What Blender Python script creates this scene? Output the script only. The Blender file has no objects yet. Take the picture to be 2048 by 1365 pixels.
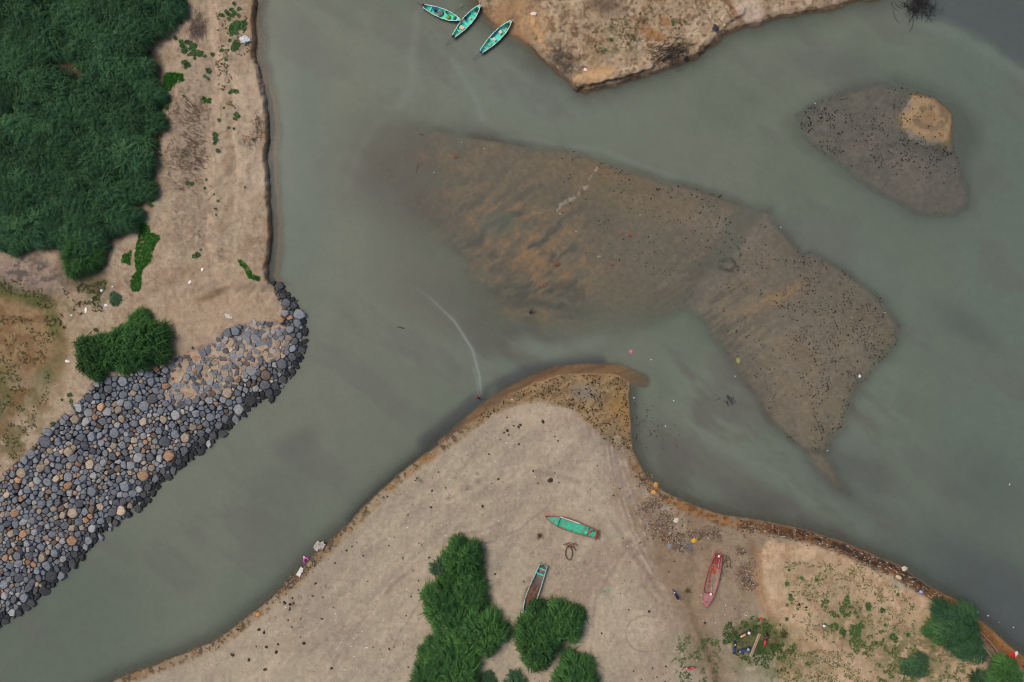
import bpy, bmesh, math, random
import numpy as np
from mathutils import Vector, Matrix

# ------------------------------------------------------------------ camera, sky, sun, exposure
SC = bpy.context.scene
S = 0.08            # metres per photo pixel at water level
D = 109.23          # camera height over the water
cam_d = bpy.data.cameras.new("camera"); cam = bpy.data.objects.new("camera", cam_d)
SC.collection.objects.link(cam); SC.camera = cam
cam_d.lens = 24; cam_d.sensor_width = 36; cam_d.clip_end = 6000; cam_d.clip_start = 1
cam.location = (0, 0, D); cam.rotation_euler = (0, 0, 0)
wd = bpy.data.worlds.new("World"); SC.world = wd; wd.use_nodes = True
SUN_EL, SUN_AZ = math.radians(54), math.radians(-62)     # azimuth clockwise from +Y
sky = wd.node_tree.nodes.new('ShaderNodeTexSky'); sky.sky_type = 'NISHITA'; sky.sun_disc = False
sky.sun_elevation = SUN_EL; sky.sun_rotation = SUN_AZ
sky.air_density = 1.0; sky.dust_density = 6.0; sky.ozone_density = 1.0
bg = wd.node_tree.nodes['Background']; bg.inputs[1].default_value = 0.12
wd.node_tree.links.new(sky.outputs[0], bg.inputs[0])
sd = bpy.data.lights.new("sun", 'SUN'); sd.energy = 1.05; sd.angle = math.radians(20); sd.color = (1, .93, .84)
sun = bpy.data.objects.new("sun", sd); SC.collection.objects.link(sun)
sdir = Vector((math.sin(SUN_AZ)*math.cos(SUN_EL), math.cos(SUN_AZ)*math.cos(SUN_EL), math.sin(SUN_EL)))
sun.rotation_euler = sdir.to_track_quat('Z', 'Y').to_euler(); sun.location = (0, 0, 60)
SC.view_settings.view_transform = 'Standard'; SC.view_settings.look = 'None'
SC.view_settings.exposure = -0.02; SC.view_settings.gamma = 1
SC.render.engine = 'CYCLES'; SC.cycles.filter_width = 1.15; SC.cycles.max_bounces = 6; SC.cycles.transparent_max_bounces = 8

rnd = random.Random(7); RG = np.random.default_rng(11)

# ------------------------------------------------------------------ helpers
def tag(o, label=None, cat=None, group=None, kind=None):
    if label: o['label'] = label
    if cat: o['category'] = cat
    if group: o['group'] = group
    if kind: o['kind'] = kind
    return o
def empty(name, loc=(0,0,0), rz=0, label=None, cat=None, group=None):
    o = bpy.data.objects.new(name, None); SC.collection.objects.link(o)
    o.location = loc; o.rotation_euler = (0,0,rz); o.empty_display_size = .2
    return tag(o, label, cat, group)
def s2l(c):
    c = np.asarray(c, dtype=float)/255.
    return np.where(c <= .04045, c/12.92, ((c+.055)/1.055)**2.4)
def W(px, py, z=0):
    f = S*(D-z)/D
    return ((px-1024)*f, (682.5-py)*f, z)
def mesh_np(name, V, F, mat=None, col=None, smooth=False, parent=None):
    """V (n,3), F (m,k) one face size"""
    V = np.asarray(V, dtype=np.float32); F = np.asarray(F, dtype=np.int32)
    me = bpy.data.meshes.new(name); k = F.shape[1]; m = F.shape[0]
    me.vertices.add(len(V)); me.vertices.foreach_set('co', V.ravel())
    me.loops.add(m*k); me.loops.foreach_set('vertex_index', F.ravel())
    me.polygons.add(m); me.polygons.foreach_set('loop_start', np.arange(0, m*k, k, dtype=np.int32))
    me.polygons.foreach_set('use_smooth', np.full(m, smooth, dtype=bool))
    if col is not None:
        a = me.color_attributes.new('Col', 'FLOAT_COLOR', 'POINT')
        c = np.ones((len(V), 4), dtype=np.float32); c[:, :col.shape[1]] = col
        a.data.foreach_set('color', c.ravel())
    me.update(calc_edges=True); me.validate()
    if mat: me.materials.append(mat)
    o = bpy.data.objects.new(name, me); SC.collection.objects.link(o)
    if parent: o.parent = parent
    return o
class MB:
    def __init__(s): s.v = []; s.f = []
    def add(s, vs, fs):
        b = len(s.v); s.v += [tuple(v) for v in vs]; s.f += [tuple(i+b for i in f) for f in fs]
    def box(s, c, d, rz=0, bev=.0):
        x, y, z = d[0]/2, d[1]/2, d[2]/2
        ca, sa = math.cos(rz), math.sin(rz)
        b = min(bev, x*.6, y*.6, z*.6) if bev else 0
        vs = []
        lv = [(-z, b), (z-b, 0), (z, b)] if b else [(-z, 0), (z, 0)]
        for (zz, k) in lv:
            for (u, w) in ((-1,-1),(1,-1),(1,1),(-1,1)):
                a, e = u*(x-k), w*(y-k)
                vs.append((c[0]+a*ca-e*sa, c[1]+a*sa+e*ca, c[2]+zz))
        fs = [(3,2,1,0)]
        n = len(lv)
        for i in range(n-1):
            for j in range(4): fs.append((i*4+j, i*4+(j+1)%4, (i+1)*4+(j+1)%4, (i+1)*4+j))
        q = (n-1)*4; fs.append((q, q+1, q+2, q+3)); s.add(vs, fs)
    def tube(s, pts, r, n=6, r2=None):
        pts = [Vector(p) for p in pts]; m = len(pts); vs = []
        for i, p in enumerate(pts):
            d = (pts[min(i+1, m-1)]-pts[max(i-1, 0)]).normalized()
            a = d.cross(Vector((0,0,1)) if abs(d.z) < .9 else Vector((1,0,0))).normalized(); b = d.cross(a)
            rr = r if r2 is None else r+(r2-r)*i/(m-1)
            for k in range(n):
                t = 2*math.pi*k/n; vs.append(p+a*math.cos(t)*rr+b*math.sin(t)*rr)
        fs = [(i*n+k, i*n+(k+1)%n, (i+1)*n+(k+1)%n, (i+1)*n+k) for i in range(m-1) for k in range(n)]
        fs += [tuple(range(n-1, -1, -1)), tuple((m-1)*n+k for k in range(n))]; s.add(vs, fs)
    def blob(s, c, r, n=10, m=6, jit=.12, seed=0, flat=0):
        """closed rounded lump, r=(rx,ry,rz)"""
        q = random.Random(seed); vs = [(c[0], c[1], c[2]-r[2])]
        for i in range(1, m):
            ph = -math.pi/2+math.pi*i/m
            for k in range(n):
                t = 2*math.pi*k/n; j = 1+q.uniform(-jit, jit)
                vs.append((c[0]+r[0]*math.cos(ph)*math.cos(t)*j, c[1]+r[1]*math.cos(ph)*math.sin(t)*j, c[2]+r[2]*math.sin(ph)*j))
        vs.append((c[0], c[1], c[2]+r[2]))
        fs = [(0, 1+(k+1)%n, 1+k) for k in range(n)]
        for i in range(m-2):
            for k in range(n): fs.append((1+i*n+k, 1+i*n+(k+1)%n, 1+(i+1)*n+(k+1)%n, 1+(i+1)*n+k))
        e = len(vs)-1; b = 1+(m-2)*n
        fs += [(b+k, b+(k+1)%n, e) for k in range(n)]; s.add(vs, fs)
    def ring(s, c, R, r, n=20, m=8, ax='z', a0=0, a1=2*math.pi):
        full = abs(a1-a0-2*math.pi) < 1e-6; nn = n if full else n+1; vs = []
        for i in range(nn):
            t = a0+(a1-a0)*i/n
            for k in range(m):
                u = 2*math.pi*k/m; rr = R+r*math.cos(u); h = r*math.sin(u)
                p = (rr*math.cos(t), rr*math.sin(t), h) if ax == 'z' else (rr*math.cos(t), h, rr*math.sin(t))
                vs.append((c[0]+p[0], c[1]+p[1], c[2]+p[2]))
        fs = [(i*m+k, ((i+1) % nn)*m+k, ((i+1) % nn)*m+(k+1)%m, i*m+(k+1)%m) for i in range(n if full else n) for k in range(m) if full or i < n]
        s.add(vs, fs)
    def build(s, name, mat, parent=None, smooth=False):
        me = bpy.data.meshes.new(name); me.from_pydata(s.v, [], s.f); me.update()
        if smooth: me.polygons.foreach_set('use_smooth', [True]*len(me.polygons))
        me.materials.append(mat)
        o = bpy.data.objects.new(name, me); SC.collection.objects.link(o)
        if parent: o.parent = parent
        return o

def node_mat(name):
    m = bpy.data.materials.new(name); m.use_nodes = True; return m, m.node_tree, m.node_tree.nodes['Principled BSDF']
def varied(nt, colsock, scale, amt, obj=True, detail=6, dirt=None):
    """returns a colour socket = colour * (1 +- noise)"""
    tc = nt.nodes.new('ShaderNodeTexCoord'); nz = nt.nodes.new('ShaderNodeTexNoise')
    nz.inputs['Scale'].default_value = scale; nz.inputs['Detail'].default_value = detail; nz.inputs['Roughness'].default_value = .65
    nt.links.new(tc.outputs['Object'], nz.inputs['Vector'])
    mr = nt.nodes.new('ShaderNodeMapRange'); mr.inputs[1].default_value = .3; mr.inputs[2].default_value = .7
    mr.inputs[3].default_value = 1-amt; mr.inputs[4].default_value = 1+amt
    nt.links.new(nz.outputs[0], mr.inputs[0])
    vm = nt.nodes.new('ShaderNodeVectorMath'); vm.operation = 'SCALE'
    nt.links.new(colsock, vm.inputs[0]); nt.links.new(mr.outputs[0], vm.inputs[3])
    return vm.outputs[0], nz
MC = {}
def mat(rgb, rough=.7, amt=.15, scale=3, metal=0, bump=0, spec=.4, rand=0, dirt=None):
    key = (tuple(rgb), rough, amt, scale, metal, bump, rand, dirt)
    if key in MC: return MC[key]
    m, nt, b = node_mat('paint_%d_%d_%d' % tuple(int(c) for c in rgb)); c = nt.nodes.new('ShaderNodeRGB')
    c.outputs[0].default_value = (*s2l(rgb), 1)
    cs = c.outputs[0]
    if dirt:      # worn patches
        tc = nt.nodes.new('ShaderNodeTexCoord'); nz = nt.nodes.new('ShaderNodeTexNoise'); nz.inputs['Scale'].default_value = 1.6; nz.inputs['Detail'].default_value = 8
        nt.links.new(tc.outputs['Object'], nz.inputs['Vector'])
        mr = nt.nodes.new('ShaderNodeMapRange'); mr.inputs[1].default_value = .5; mr.inputs[2].default_value = .68
        nt.links.new(nz.outputs[0], mr.inputs[0])
        mx = nt.nodes.new('ShaderNodeMix'); mx.data_type = 'RGBA'
        nt.links.new(mr.outputs[0], mx.inputs[0]); nt.links.new(cs, mx.inputs[6]); mx.inputs[7].default_value = (*s2l(dirt), 1)
        cs = mx.outputs[2]
    v, nz = varied(nt, cs, scale, amt)
    if rand:
        oi = nt.nodes.new('ShaderNodeObjectInfo'); mr = nt.nodes.new('ShaderNodeMapRange'); mr.inputs[3].default_value = 1-rand; mr.inputs[4].default_value = 1+rand
        nt.links.new(oi.outputs['Random'], mr.inputs[0]); vm = nt.nodes.new('ShaderNodeVectorMath'); vm.operation = 'SCALE'
        nt.links.new(v, vm.inputs[0]); nt.links.new(mr.outputs[0], vm.inputs[3]); v = vm.outputs[0]
    nt.links.new(v, b.inputs['Base Color']); b.inputs['Roughness'].default_value = rough; b.inputs['Metallic'].default_value = metal
    b.inputs['Specular IOR Level'].default_value = spec
    if bump:
        bp = nt.nodes.new('ShaderNodeBump'); bp.inputs['Strength'].default_value = bump; bp.inputs['Distance'].default_value = .1
        nt.links.new(nz.outputs[0], bp.inputs['Height']); nt.links.new(bp.outputs[0], b.inputs['Normal'])
    MC[key] = m; return m
def mat_vc(name, rough=.9, scale=2.5, amt=.18, scale2=None, amt2=0, bump=.5, dist=.12, trans=0, spec=.2, speck=False):
    m, nt, b = node_mat(name); a = nt.nodes.new('ShaderNodeAttribute'); a.attribute_name = 'Col'
    v, nz = varied(nt, a.outputs['Color'], scale, amt)
    if scale2: v, nz2 = varied(nt, v, scale2, amt2)
    if speck:
        tc = nt.nodes.new('ShaderNodeTexCoord')
        for (sc_, a_, b_, k_) in ((3.1, .57, .66, .62), (2.3, .42, .34, 1.2), (.9, .57, .68, .8)):
            n3 = nt.nodes.new('ShaderNodeTexNoise'); n3.inputs['Scale'].default_value = sc_; n3.inputs['Detail'].default_value = 9; n3.inputs['Roughness'].default_value = .72; nt.links.new(tc.outputs['Object'], n3.inputs['Vector'])
            m3 = nt.nodes.new('ShaderNodeMapRange'); m3.inputs[1].default_value = a_; m3.inputs[2].default_value = b_; m3.inputs[3].default_value = 1; m3.inputs[4].default_value = k_; nt.links.new(n3.outputs[0], m3.inputs[0])
            vm = nt.nodes.new('ShaderNodeVectorMath'); vm.operation = 'SCALE'; nt.links.new(v, vm.inputs[0]); nt.links.new(m3.outputs[0], vm.inputs[3]); v = vm.outputs[0]
    nt.links.new(v, b.inputs['Base Color']); b.inputs['Roughness'].default_value = rough; b.inputs['Specular IOR Level'].default_value = spec
    if bump:
        bp = nt.nodes.new('ShaderNodeBump'); bp.inputs['Strength'].default_value = bump; bp.inputs['Distance'].default_value = dist
        nt.links.new(nz.outputs[0], bp.inputs['Height']); nt.links.new(bp.outputs[0], b.inputs['Normal'])
    return m

# ------------------------------------------------------------------ numpy noise, polygons
def _h(ix, iy, seed):
    n = (ix.astype(np.int64)*374761393 + iy.astype(np.int64)*668265263 + seed*1274126177) & 0xffffffff
    n = ((n ^ (n >> 13))*1103515245) & 0xffffffff; n = (n ^ (n >> 16)) & 0xffff
    return n.astype(np.float32)/65535.
def vn(x, y, seed):
    fx, fy = np.floor(x), np.floor(y); u, v = (x-fx), (y-fy); u = u*u*(3-2*u); v = v*v*(3-2*v)
    a, b, c, d = _h(fx, fy, seed), _h(fx+1, fy, seed), _h(fx, fy+1, seed), _h(fx+1, fy+1, seed)
    return (a*(1-u)+b*u)*(1-v)+(c*(1-u)+d*u)*v
def fbm(x, y, sc, seed, o=4):
    t = 0; a = 1.; n = 0; x = x/sc; y = y/sc
    for i in range(o):
        t = t+a*vn(x+i*17.3, y-i*9.1, seed+i); n += a; a *= .5; x = x*2.03; y = y*2.03
    return t/n
def ss(a, b, x):
    t = np.clip((x-a)/(b-a), 0, 1); return t*t*(3-2*t)
def sdf(x, y, poly):
    d = np.full(x.shape, 1e12, dtype=np.float32); ins = np.zeros(x.shape, dtype=bool); n = len(poly)
    for i in range(n):
        ax, ay = poly[i]; bx, by = poly[(i+1) % n]; ex, ey = bx-ax, by-ay; wx, wy = x-ax, y-ay
        t = np.clip((wx*ex+wy*ey)/(ex*ex+ey*ey+1e-9), 0, 1); qx, qy = wx-ex*t, wy-ey*t
        d = np.minimum(d, qx*qx+qy*qy)
        if by != ay: ins ^= ((ay > y) != (by > y)) & (x < ex*(y-ay)/(by-ay)+ax)
    return np.sqrt(d)*np.where(ins, 1, -1)
def pdist(x, y, pl):
    d = np.full(x.shape, 1e12, dtype=np.float32); T = np.zeros(x.shape, dtype=np.float32); n = len(pl)-1
    for i in range(n):
        ax, ay = pl[i]; bx, by = pl[i+1]; ex, ey = bx-ax, by-ay; wx, wy = x-ax, y-ay
        t = np.clip((wx*ex+wy*ey)/(ex*ex+ey*ey+1e-9), 0, 1); qx, qy = wx-ex*t, wy-ey*t; q = qx*qx+qy*qy
        T = np.where(q < d, (i+t)/n, T); d = np.minimum(d, q)
    return np.sqrt(d), T
def ell(x, y, cx, cy, rx, ry, a=0, soft=.5):
    c, s = math.cos(math.radians(a)), math.sin(math.radians(a)); u = ((x-cx)*c+(y-cy)*s)/rx; v = (-(x-cx)*s+(y-cy)*c)/ry
    return 1-ss(1-soft, 1+soft, np.sqrt(u*u+v*v))

BIG = 30000
WESTS = [(505,-40),(512,0),(508,40),(516,85),(511,120),(520,150),(531,200),(538,260),(535,300),(538,350),(537,400),(543,450),(540,500),(538,555),(550,575),
 (566,585),(588,610),(600,640),(606,672),(599,715),(585,735),(560,765),(545,788),(512,800),(480,830),(440,863),(390,903),(345,935),(312,965),(290,1000),(240,1030),(205,1060),
 (172,1090),(148,1122),(115,1150),(80,1180),(48,1212),(0,1245),(-100,1320),(-400,1500),(-BIG,9000),(-BIG,-BIG),(300,-BIG),(480,-400)]
NORTHS = [(940,-400),(945,-30),(952,0),(965,22),(985,42),(1030,72),(1058,90),(1080,113),(1108,135),(1135,158),(1152,178),(1172,184),(1230,174),(1290,152),(1350,130),(1400,107),
 (1430,88),(1455,66),(1480,56),(1520,48),(1550,35),(1620,24),(1700,8),(1760,-5),(2000,-150),(6000,-3000),(6000,-BIG),(900,-BIG)]
SOUTHS = [(-300,1700),(100,1420),(220,1365),(300,1332),(350,1312),(420,1285),(460,1260),(500,1230),(540,1195),(580,1160),(620,1120),(660,1080),(700,1045),(722,1020),(760,982),
 (800,948),(850,908),(900,872),(945,838),(985,812),(1020,792),(1070,766),(1120,752),(1180,748),(1230,750),(1258,765),(1256,800),(1260,860),(1264,900),(1283,940),(1310,970),
 (1340,990),(1390,1012),(1450,1033),(1520,1043),(1600,1058),(1680,1083),(1750,1112),(1800,1133),(1850,1168),(1905,1198),(1950,1235),(2000,1278),(2048,1315),(2200,1420),(BIG,9000),(BIG,BIG),(-BIG,BIG)]
BAR = [(735,245),(790,240),(860,248),(950,266),(1020,280),(1100,294),(1180,309),(1250,338),(1330,358),(1400,378),(1450,398),(1500,408),(1535,422),(1550,450),(1580,470),(1603,505),
 (1625,502),(1680,535),(1720,562),(1770,600),(1800,655),(1795,690),(1760,730),(1720,775),(1690,830),(1683,858),(1658,872),(1655,912),(1700,985),(1640,950),(1580,882),(1540,840),
 (1500,780),(1470,730),(1440,690),(1405,655),(1370,625),(1300,648),(1240,665),(1150,690),(1050,700),(980,670),(930,610),(880,545),(830,480),(760,420),(715,360),(700,290)]
ISLET = [(1588,232),(1640,198),(1700,178),(1760,165),(1830,180),(1870,198),(1905,230),(1910,290),(1925,340),(1940,380),(1935,415),(1910,434),(1870,436),(1835,432),(1790,405),(1740,380),(1690,340),(1650,312),(1610,282)]
HALO = [(1560,240),(1640,185),(1740,155),(1800,145),(1870,165),(1930,200),(1965,250),(1962,290),(1940,320),(1935,360),(1955,400),(1920,440),(1840,445),(1700,370),(1600,290)]
RIP = [(545,566),(566,580),(592,606),(606,640),(612,672),(604,718),(588,742),(562,772),(548,795),(514,806),(482,836),(443,870),(393,910),(348,941),(316,971),(294,1004),(244,1036),(209,1066),
 (176,1096),(152,1128),(119,1156),(84,1186),(52,1218),(0,1252),(-70,1300),(-70,1010),(0,958),(50,915),(110,850),(165,800),(188,768),(240,755),(300,742),(340,725),(430,688),(460,660),(500,648),(545,645),(572,640),(566,605),(550,590)]
SANDF = [(335,728),(430,688),(500,648),(575,645),(578,690),(545,722),(505,735),(470,775),(440,795),(400,800),(350,812),(322,800),(330,770)]
FOREST = [(-90,-90),(372,-90),(362,0),(358,40),(330,62),(318,84),(305,95),(322,112),(330,150),(326,215),(318,300),(310,340),(298,385),(268,450),(238,480),(215,500),(212,530),(190,550),(140,552),(120,535),(115,502),(60,512),(20,500),(-90,490)]

def fields(px, py):
    """terrain height and colour (linear) at photo coordinates"""
    px = px.astype(np.float32); py = py.astype(np.float32); R = {}
    fine = fbm(px, py, 9, 2, 3)-.5
    wx = px+12*(fbm(px, py, 45, 1)-.5)+5*fine; wy = py+12*(fbm(px, py, 45, 5)-.5)+5*(fbm(px, py, 9, 8, 3)-.5)
    dW = sdf(wx, wy, WESTS); dN = sdf(wx, wy, NORTHS); dS = sdf(px+.5*(wx-px), py+.5*(wy-py), SOUTHS)
    bx = px+22*(fbm(px, py, 70, 21)-.5); by = py+22*(fbm(px, py, 70, 25)-.5)
    dB = sdf(bx, by, BAR); dI = sdf(.5*(px+wx), .5*(py+wy), ISLET); dH = sdf(bx, by, HALO)
    n30 = fbm(px, py, 30, 31, 5); n80 = fbm(px, py, 90, 41, 4); n6 = fbm(px, py, 6, 51, 3)
    # ---- heights
    zW1 = np.interp(dW, [-60,-38,-22,-12,-2,0,4,9,40,200], [-1.6,-.85,-.17,-.08,-.04,.05,.6,1.0,1.15,1.35])
    zW2 = np.interp(dW, [-60,-14,0,30,120,200], [-1.6,-.6,-.15,.3,.85,1.2])
    rz = ss(560, 590, py); zW = zW1*(1-rz)+zW2*rz
    zN1 = np.interp(dN, [-110,-60,-30,-8,0,5,12,40,200], [-1.6,-1.0,-.4,-.15,.03,.35,.6,.85,1.2])
    zN2 = np.interp(dN, [-100,-45,-18,0,20,60,200], [-1.6,-.45,-.16,.0,.1,.4,.9])
    nb = ss(1075, 1120, px); zN = zN2*(1-nb)+zN1*nb
    zS = np.interp(dS, [-80,-34,-14,-3,0,2.5,14,24,90,400], [-1.6,-.5,-.14,-.04,.02,.12,.22,.38,.6,1.0])
    tip = ell(px, py, 1190, 775, 130, 80, 10, .35)          # wet tip of the spit
    zS = zS*(1-tip*.75*(dS > 0))
    shelf = ss(1240, 1330, px)*(1-ss(1560, 1700, px))
    zS = np.where(dS < 0, np.maximum(zS, np.interp(dS, [-120,-60,-20,0], [-1.6,-.42,-.2,.0])*1+0*zS - 1.5*(1-shelf)), zS)
    tx = px+10*(n30-.5)
    east = ss(1080, 1300, px)
    zB = np.interp(dB, [-50,-14,0,12,60], [-1.5,-.55,-.2,-.06,-.02])
    fz = np.maximum(ss(1420, 1180, px)*ss(20, 150, py-(240+.15*(px-735))), ss(860, 700, px))
    zB = zB*(1-fz)+fz*np.interp(dB, [-170,-50,0,60,140], [-1.5,-.56,-.27,-.09,-.03])-(.11*ss(960, 720, px)+.0*(1-east))
    gully = 1-ss(10, 34, np.abs((px-1470)*.82+(py-470)*.57 + 14*(n80-.5)*2)) ; gully *= ss(650,470,py)
    zB = zB - .10*gully*ss(380,400,py) - .10*ss(.5,.72,n80)*(1-east)
    zI = np.interp(dI, [-30,-8,0,12,50], [-1.5,-.55,-.16,-.045,-.02])
    zI = zI+.22*ell(px, py, 1862, 235, 44, 44, 25, .5)*(dI > -3)
    zH = np.interp(dH, [-34,0,20], [-1.5,-.42,-.22])
    oband, oT = pdist(px, py, [(880,884),(930,845),(985,803),(1060,764),(1110,747),(1170,741),(1235,742),(1285,762)])
    ow = np.interp(oT, [0,.35,.6,.85,1], [4,11,14,14,12])
    zO = -.05-.55*ss(ow*.75, ow*1.9, oband)
    zO = np.where(oband > ow*1.9, -1.6, zO)
    z = np.maximum.reduce([zW, zN, zS, zB, zI, zH, zO, np.full(px.shape, -1.6, np.float32)])
    land = np.maximum(np.maximum(dW, dN), dS)
    rough = (n30-.5)*.22+(n6-.5)*.09
    z = z+rough*ss(2, 14, land)+(n6-.5)*.03
    rough_n = ss(6, 26, dN); z = z+rough_n*(.55*(fbm(px, py, 24, 61, 5)-.5)+.16*(n6-.5))
    z = z+ss(8, 30, dW)*(py < 600)*.35*(fbm(px, py, 18, 67, 4)-.5)*(1-.0*n6)
    # bank ledges of the north shore
    for (pl, h, w0) in (([(1152,172),(1160,160),(1200,160),(1240,150),(1275,138),(1300,128)], .5, 11), ([(1400,100),(1450,45),(1480,20)], .3, 10)):
        q, _ = pdist(wx, wy, pl); z = z+h*(1-ss(w0*.6, w0, q))
    rip = sdf(wx, wy, RIP); inr = ss(-4, 4, rip); sand = ss(-9, 7, sdf(wx, wy, SANDF)+18*(n30-.5))
    z = z - .38*inr*(1-sand) - .04*inr*sand
    R.update(z=z, land=land, dW=dW, dN=dN, dS=dS, dB=dB, dI=dI, rip=rip, sand=sand, tip=tip)
    return R, (wx, wy, n30, n80, n6, fine, oband, ow, oT, gully, east, dH)

TRACK_W = [(432,-60),(425,0),(430,80),(441,150),(430,230),(418,300),(424,400),(420,470),(430,540),(470,600),(420,660)]
TRACK_S = [(1250,960),(1290,1040),(1330,1110),(1370,1190),(1395,1260),(1425,1330),(1440,1400)]
def colours(px, py, R, E):
    wx, wy, n30, n80, n6, fine, oband, ow, oT, gully, east, dH = E
    dW, dN, dS, dB, dI, rip, sand, tip = (R[k] for k in ('dW','dN','dS','dB','dI','rip','sand','tip'))
    N = px.shape[0]; C = np.empty((N, 3), np.float32); C[:] = s2l((92,90,80))
    def mx(c, m, k=1):
        m = np.clip(m*k, 0, 1)[:, None]; C[:] = C*(1-m)+s2l(c).astype(np.float32)*m
    n12 = fbm(px, py, 13, 71, 4); n20b = fbm(px, py, 20, 77, 4); n200 = fbm(px, py, 160, 79, 3); n4 = fbm(px, py, 4.5, 74, 2)
    def st(a, l, w, seed):      # noise stretched along direction a (degrees, image axes)
        c, s = math.cos(math.radians(a)), math.sin(math.radians(a)); u = px*c+py*s; v = -px*s+py*c
        v = v+14*(n80-.5); return fbm(u/l*10, v/w*10, 10, seed, 4)
    # ---- submerged bars
    mB = ss(-46-90*ss(1250,1050,px), 6, dB); mx((122,108,92), mB)
    mx((130,117,100), mB*ss(.40,.6,n80)*east)
    mx((122,112,102), mB*ss(1250,1420,px)*ss(.42,.58,n30), .7)
    mx((128,116,101), mB*ss(1400,1520,px)*ss(.45,.62,n20b), .5)
    mx((104,97,90), mB*ell(px,py,1640,600,110,60,35,.6), .35)
    mx((146,122,92), mB*ell(px,py,1545,600,70,14,-25,.8)*ss(.35,.6,n30), .8)
    mx((150,102,58), mB*ell(px,py,1215,338,42,22,15,.7), .45)
    mx((138,112,82), mB*ell(px,py,1250,370,130,50,20,.6), .4)
    west = ss(1310,1120,px)*mB
    s1 = st(-50, 60, 16, 81); s2 = st(-30, 80, 30, 85); s3 = st(-5, 110, 26, 89)
    low = ss(560,650,py); sm = (s1*(1-ss(960,820,px))+s2*ss(960,820,px))*(1-low)+s3*low; sm = .5+(sm-.5)*.7+(n80-.5)*.5
    aa = math.radians(-38); ua = (px*math.cos(aa)+py*math.sin(aa)); va = (-px*math.sin(aa)+py*math.cos(aa)); bend = 26*(n80-.5)+.10*np.clip(py-560, 0, 200)
    rdg = 1-np.abs(2*fbm(ua/46+.3*n30, (va+bend)/19+.3*n30, 1, 141, 3)-1); lowr = 1-np.abs(2*fbm(px/70, (py+.15*px)/24, 1, 145, 3)-1); rdg = rdg*(1-low)+lowr*low
    mid = np.maximum(ell(px,py,1040,520,170,130,40,.7), ell(px,py,900,420,110,120,30,.9)*.45)
    mx((140,112,82), west*ss(.46,.70,sm)*(.25+.75*mid), .7); mx((72,70,68), west*ss(.74,.5,rdg)*mid, .75); mx((158,122,84), west*ss(.86,.97,rdg)*mid, .65)
    mx((84,80,74), west*ss(.48,.28,sm)*(.22+.78*mid), .45)
    mx((154,118,80), west*ell(px,py,1075,520,26,100,16,.8)*ss(.44,.64,n30+.25*(rdg-.8)), .5)
    mx((64,62,62), west*ell(px,py,1010,450,20,6,-50,.6), .8)
    for (cx,cy,rx,ry,a) in ((1115,575,34,9,-22),(1155,590,22,12,-40),(1005,447,14,5,-55),(1045,605,36,14,0),(1040,660,40,12,-5),(920,510,30,10,40),(1100,610,40,7,10),(990,580,30,9,-25)):
        mx((66,64,62), ell(px+6*fine*4,py,cx,cy,rx,ry,a,.7)*mB, .6)
    dd = ell(px,py,1310,500,110,60,10,.7)*mB; mx((100,92,84), dd, .5)
    # fine shore-parallel ripples on the bar's southern rim
    rim = mB*ell(px,py,1430,610,130,80,40,.6); mx((96,90,84), rim*ss(.55,.4,st(-35,40,5,93)), .55)
    mx((132,118,102), rim*ss(.55,.7,st(-35,40,5,93)), .4)
    cr, _ = pdist(wx, wy, [(1195,338),(1175,370),(1150,395),(1125,410),(1110,425)]); mx((178,168,155), (1-ss(1,5,cr))*ss(.4,.55,n6), .8)
    cr, _ = pdist(px, py, [(1560,420),(1480,500),(1440,545),(1410,575),(1390,620)]); mx((132,121,112), (1-ss(4,22,cr)), .55)
    # ring of weed
    rr = np.sqrt(((px-1456)/20)**2+((py-531)/13)**2); mx((70,60,46), (1-ss(.15,.5,np.abs(rr-.85)))*ss(.38,.5,n6), .85)
    cr, _ = pdist(wx, wy, [(1476,520),(1482,505),(1472,490),(1485,486)]); mx((76,66,50), (1-ss(1,4,cr))*ss(.4,.5,n6), .8)
    # northern dark edge of the bar
    cr, _ = pdist(px, py, [(760,242),(850,248),(900,262),(950,272),(1010,280),(1060,290)]); mx((52,50,50), (1-ss(2,11,cr)), .75)
    for pl, w in (([(1330,358),(1450,398),(1540,425)],5), ([(1560,455),(1605,505),(1630,500),(1720,562),(1775,610),(1800,655)],6), ([(1655,905),(1600,900),(1540,842),(1495,775)],7), ([(1605,285),(1690,345),(1790,410),(1850,437)],5)):
        cr, _ = pdist(px, py, pl); mx((82,74,68), (1-ss(1,w*1.6,cr)), .6)
    # ---- islet
    mx((96,88,82), ss(-30,4,dH)); mI = ss(-8,4,dI); mx((122,115,106), mI); mx((108,105,99), mI*ss(.45,.6,n30), .6); mx((84,84,70), mI*ell(px,py,1870,290,60,22,10,.7), .6)
    iop = sdf(px+26*(n30-.5)+8*fine,py+26*(n12-.5),[(1826,183),(1868,192),(1900,222),(1908,262),(1904,300),(1880,285),(1846,272),(1812,262),(1796,240),(1822,210)]); io = ss(-9,9,iop)*mI; mx((156,131,98), io*ss(-4,8,dI), .9)
    rr = np.sqrt(((px-1860)/34)**2+((py-235)/26)**2); mx((112,98,78), io*(1-ss(.12,.4,np.abs(rr-.75+.5*(n30-.5))))*ss(.4,.6,n12+.1), .8)
    mx((132,106,76), io*ss(.6,.3,rr), .7)
    mx((124,86,50), io*(1-ss(3,9,dI)), .5)
    # ---- orange band round the spit
    ob = (1-ss(ow*.7, ow*1.6, oband+9*(n30-.5)+2*fine))*(1-.5*ss(.85,1,oT)); mx((164,122,82), ob, .92); mx((126,92,64), ob*ss(.5,.62,st(-20,60,6,97)), .7); mx((58,58,58), ob*(1-ss(880,960,px))*ss(.45,.55,st(-40,50,8,99)), .7)
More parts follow.
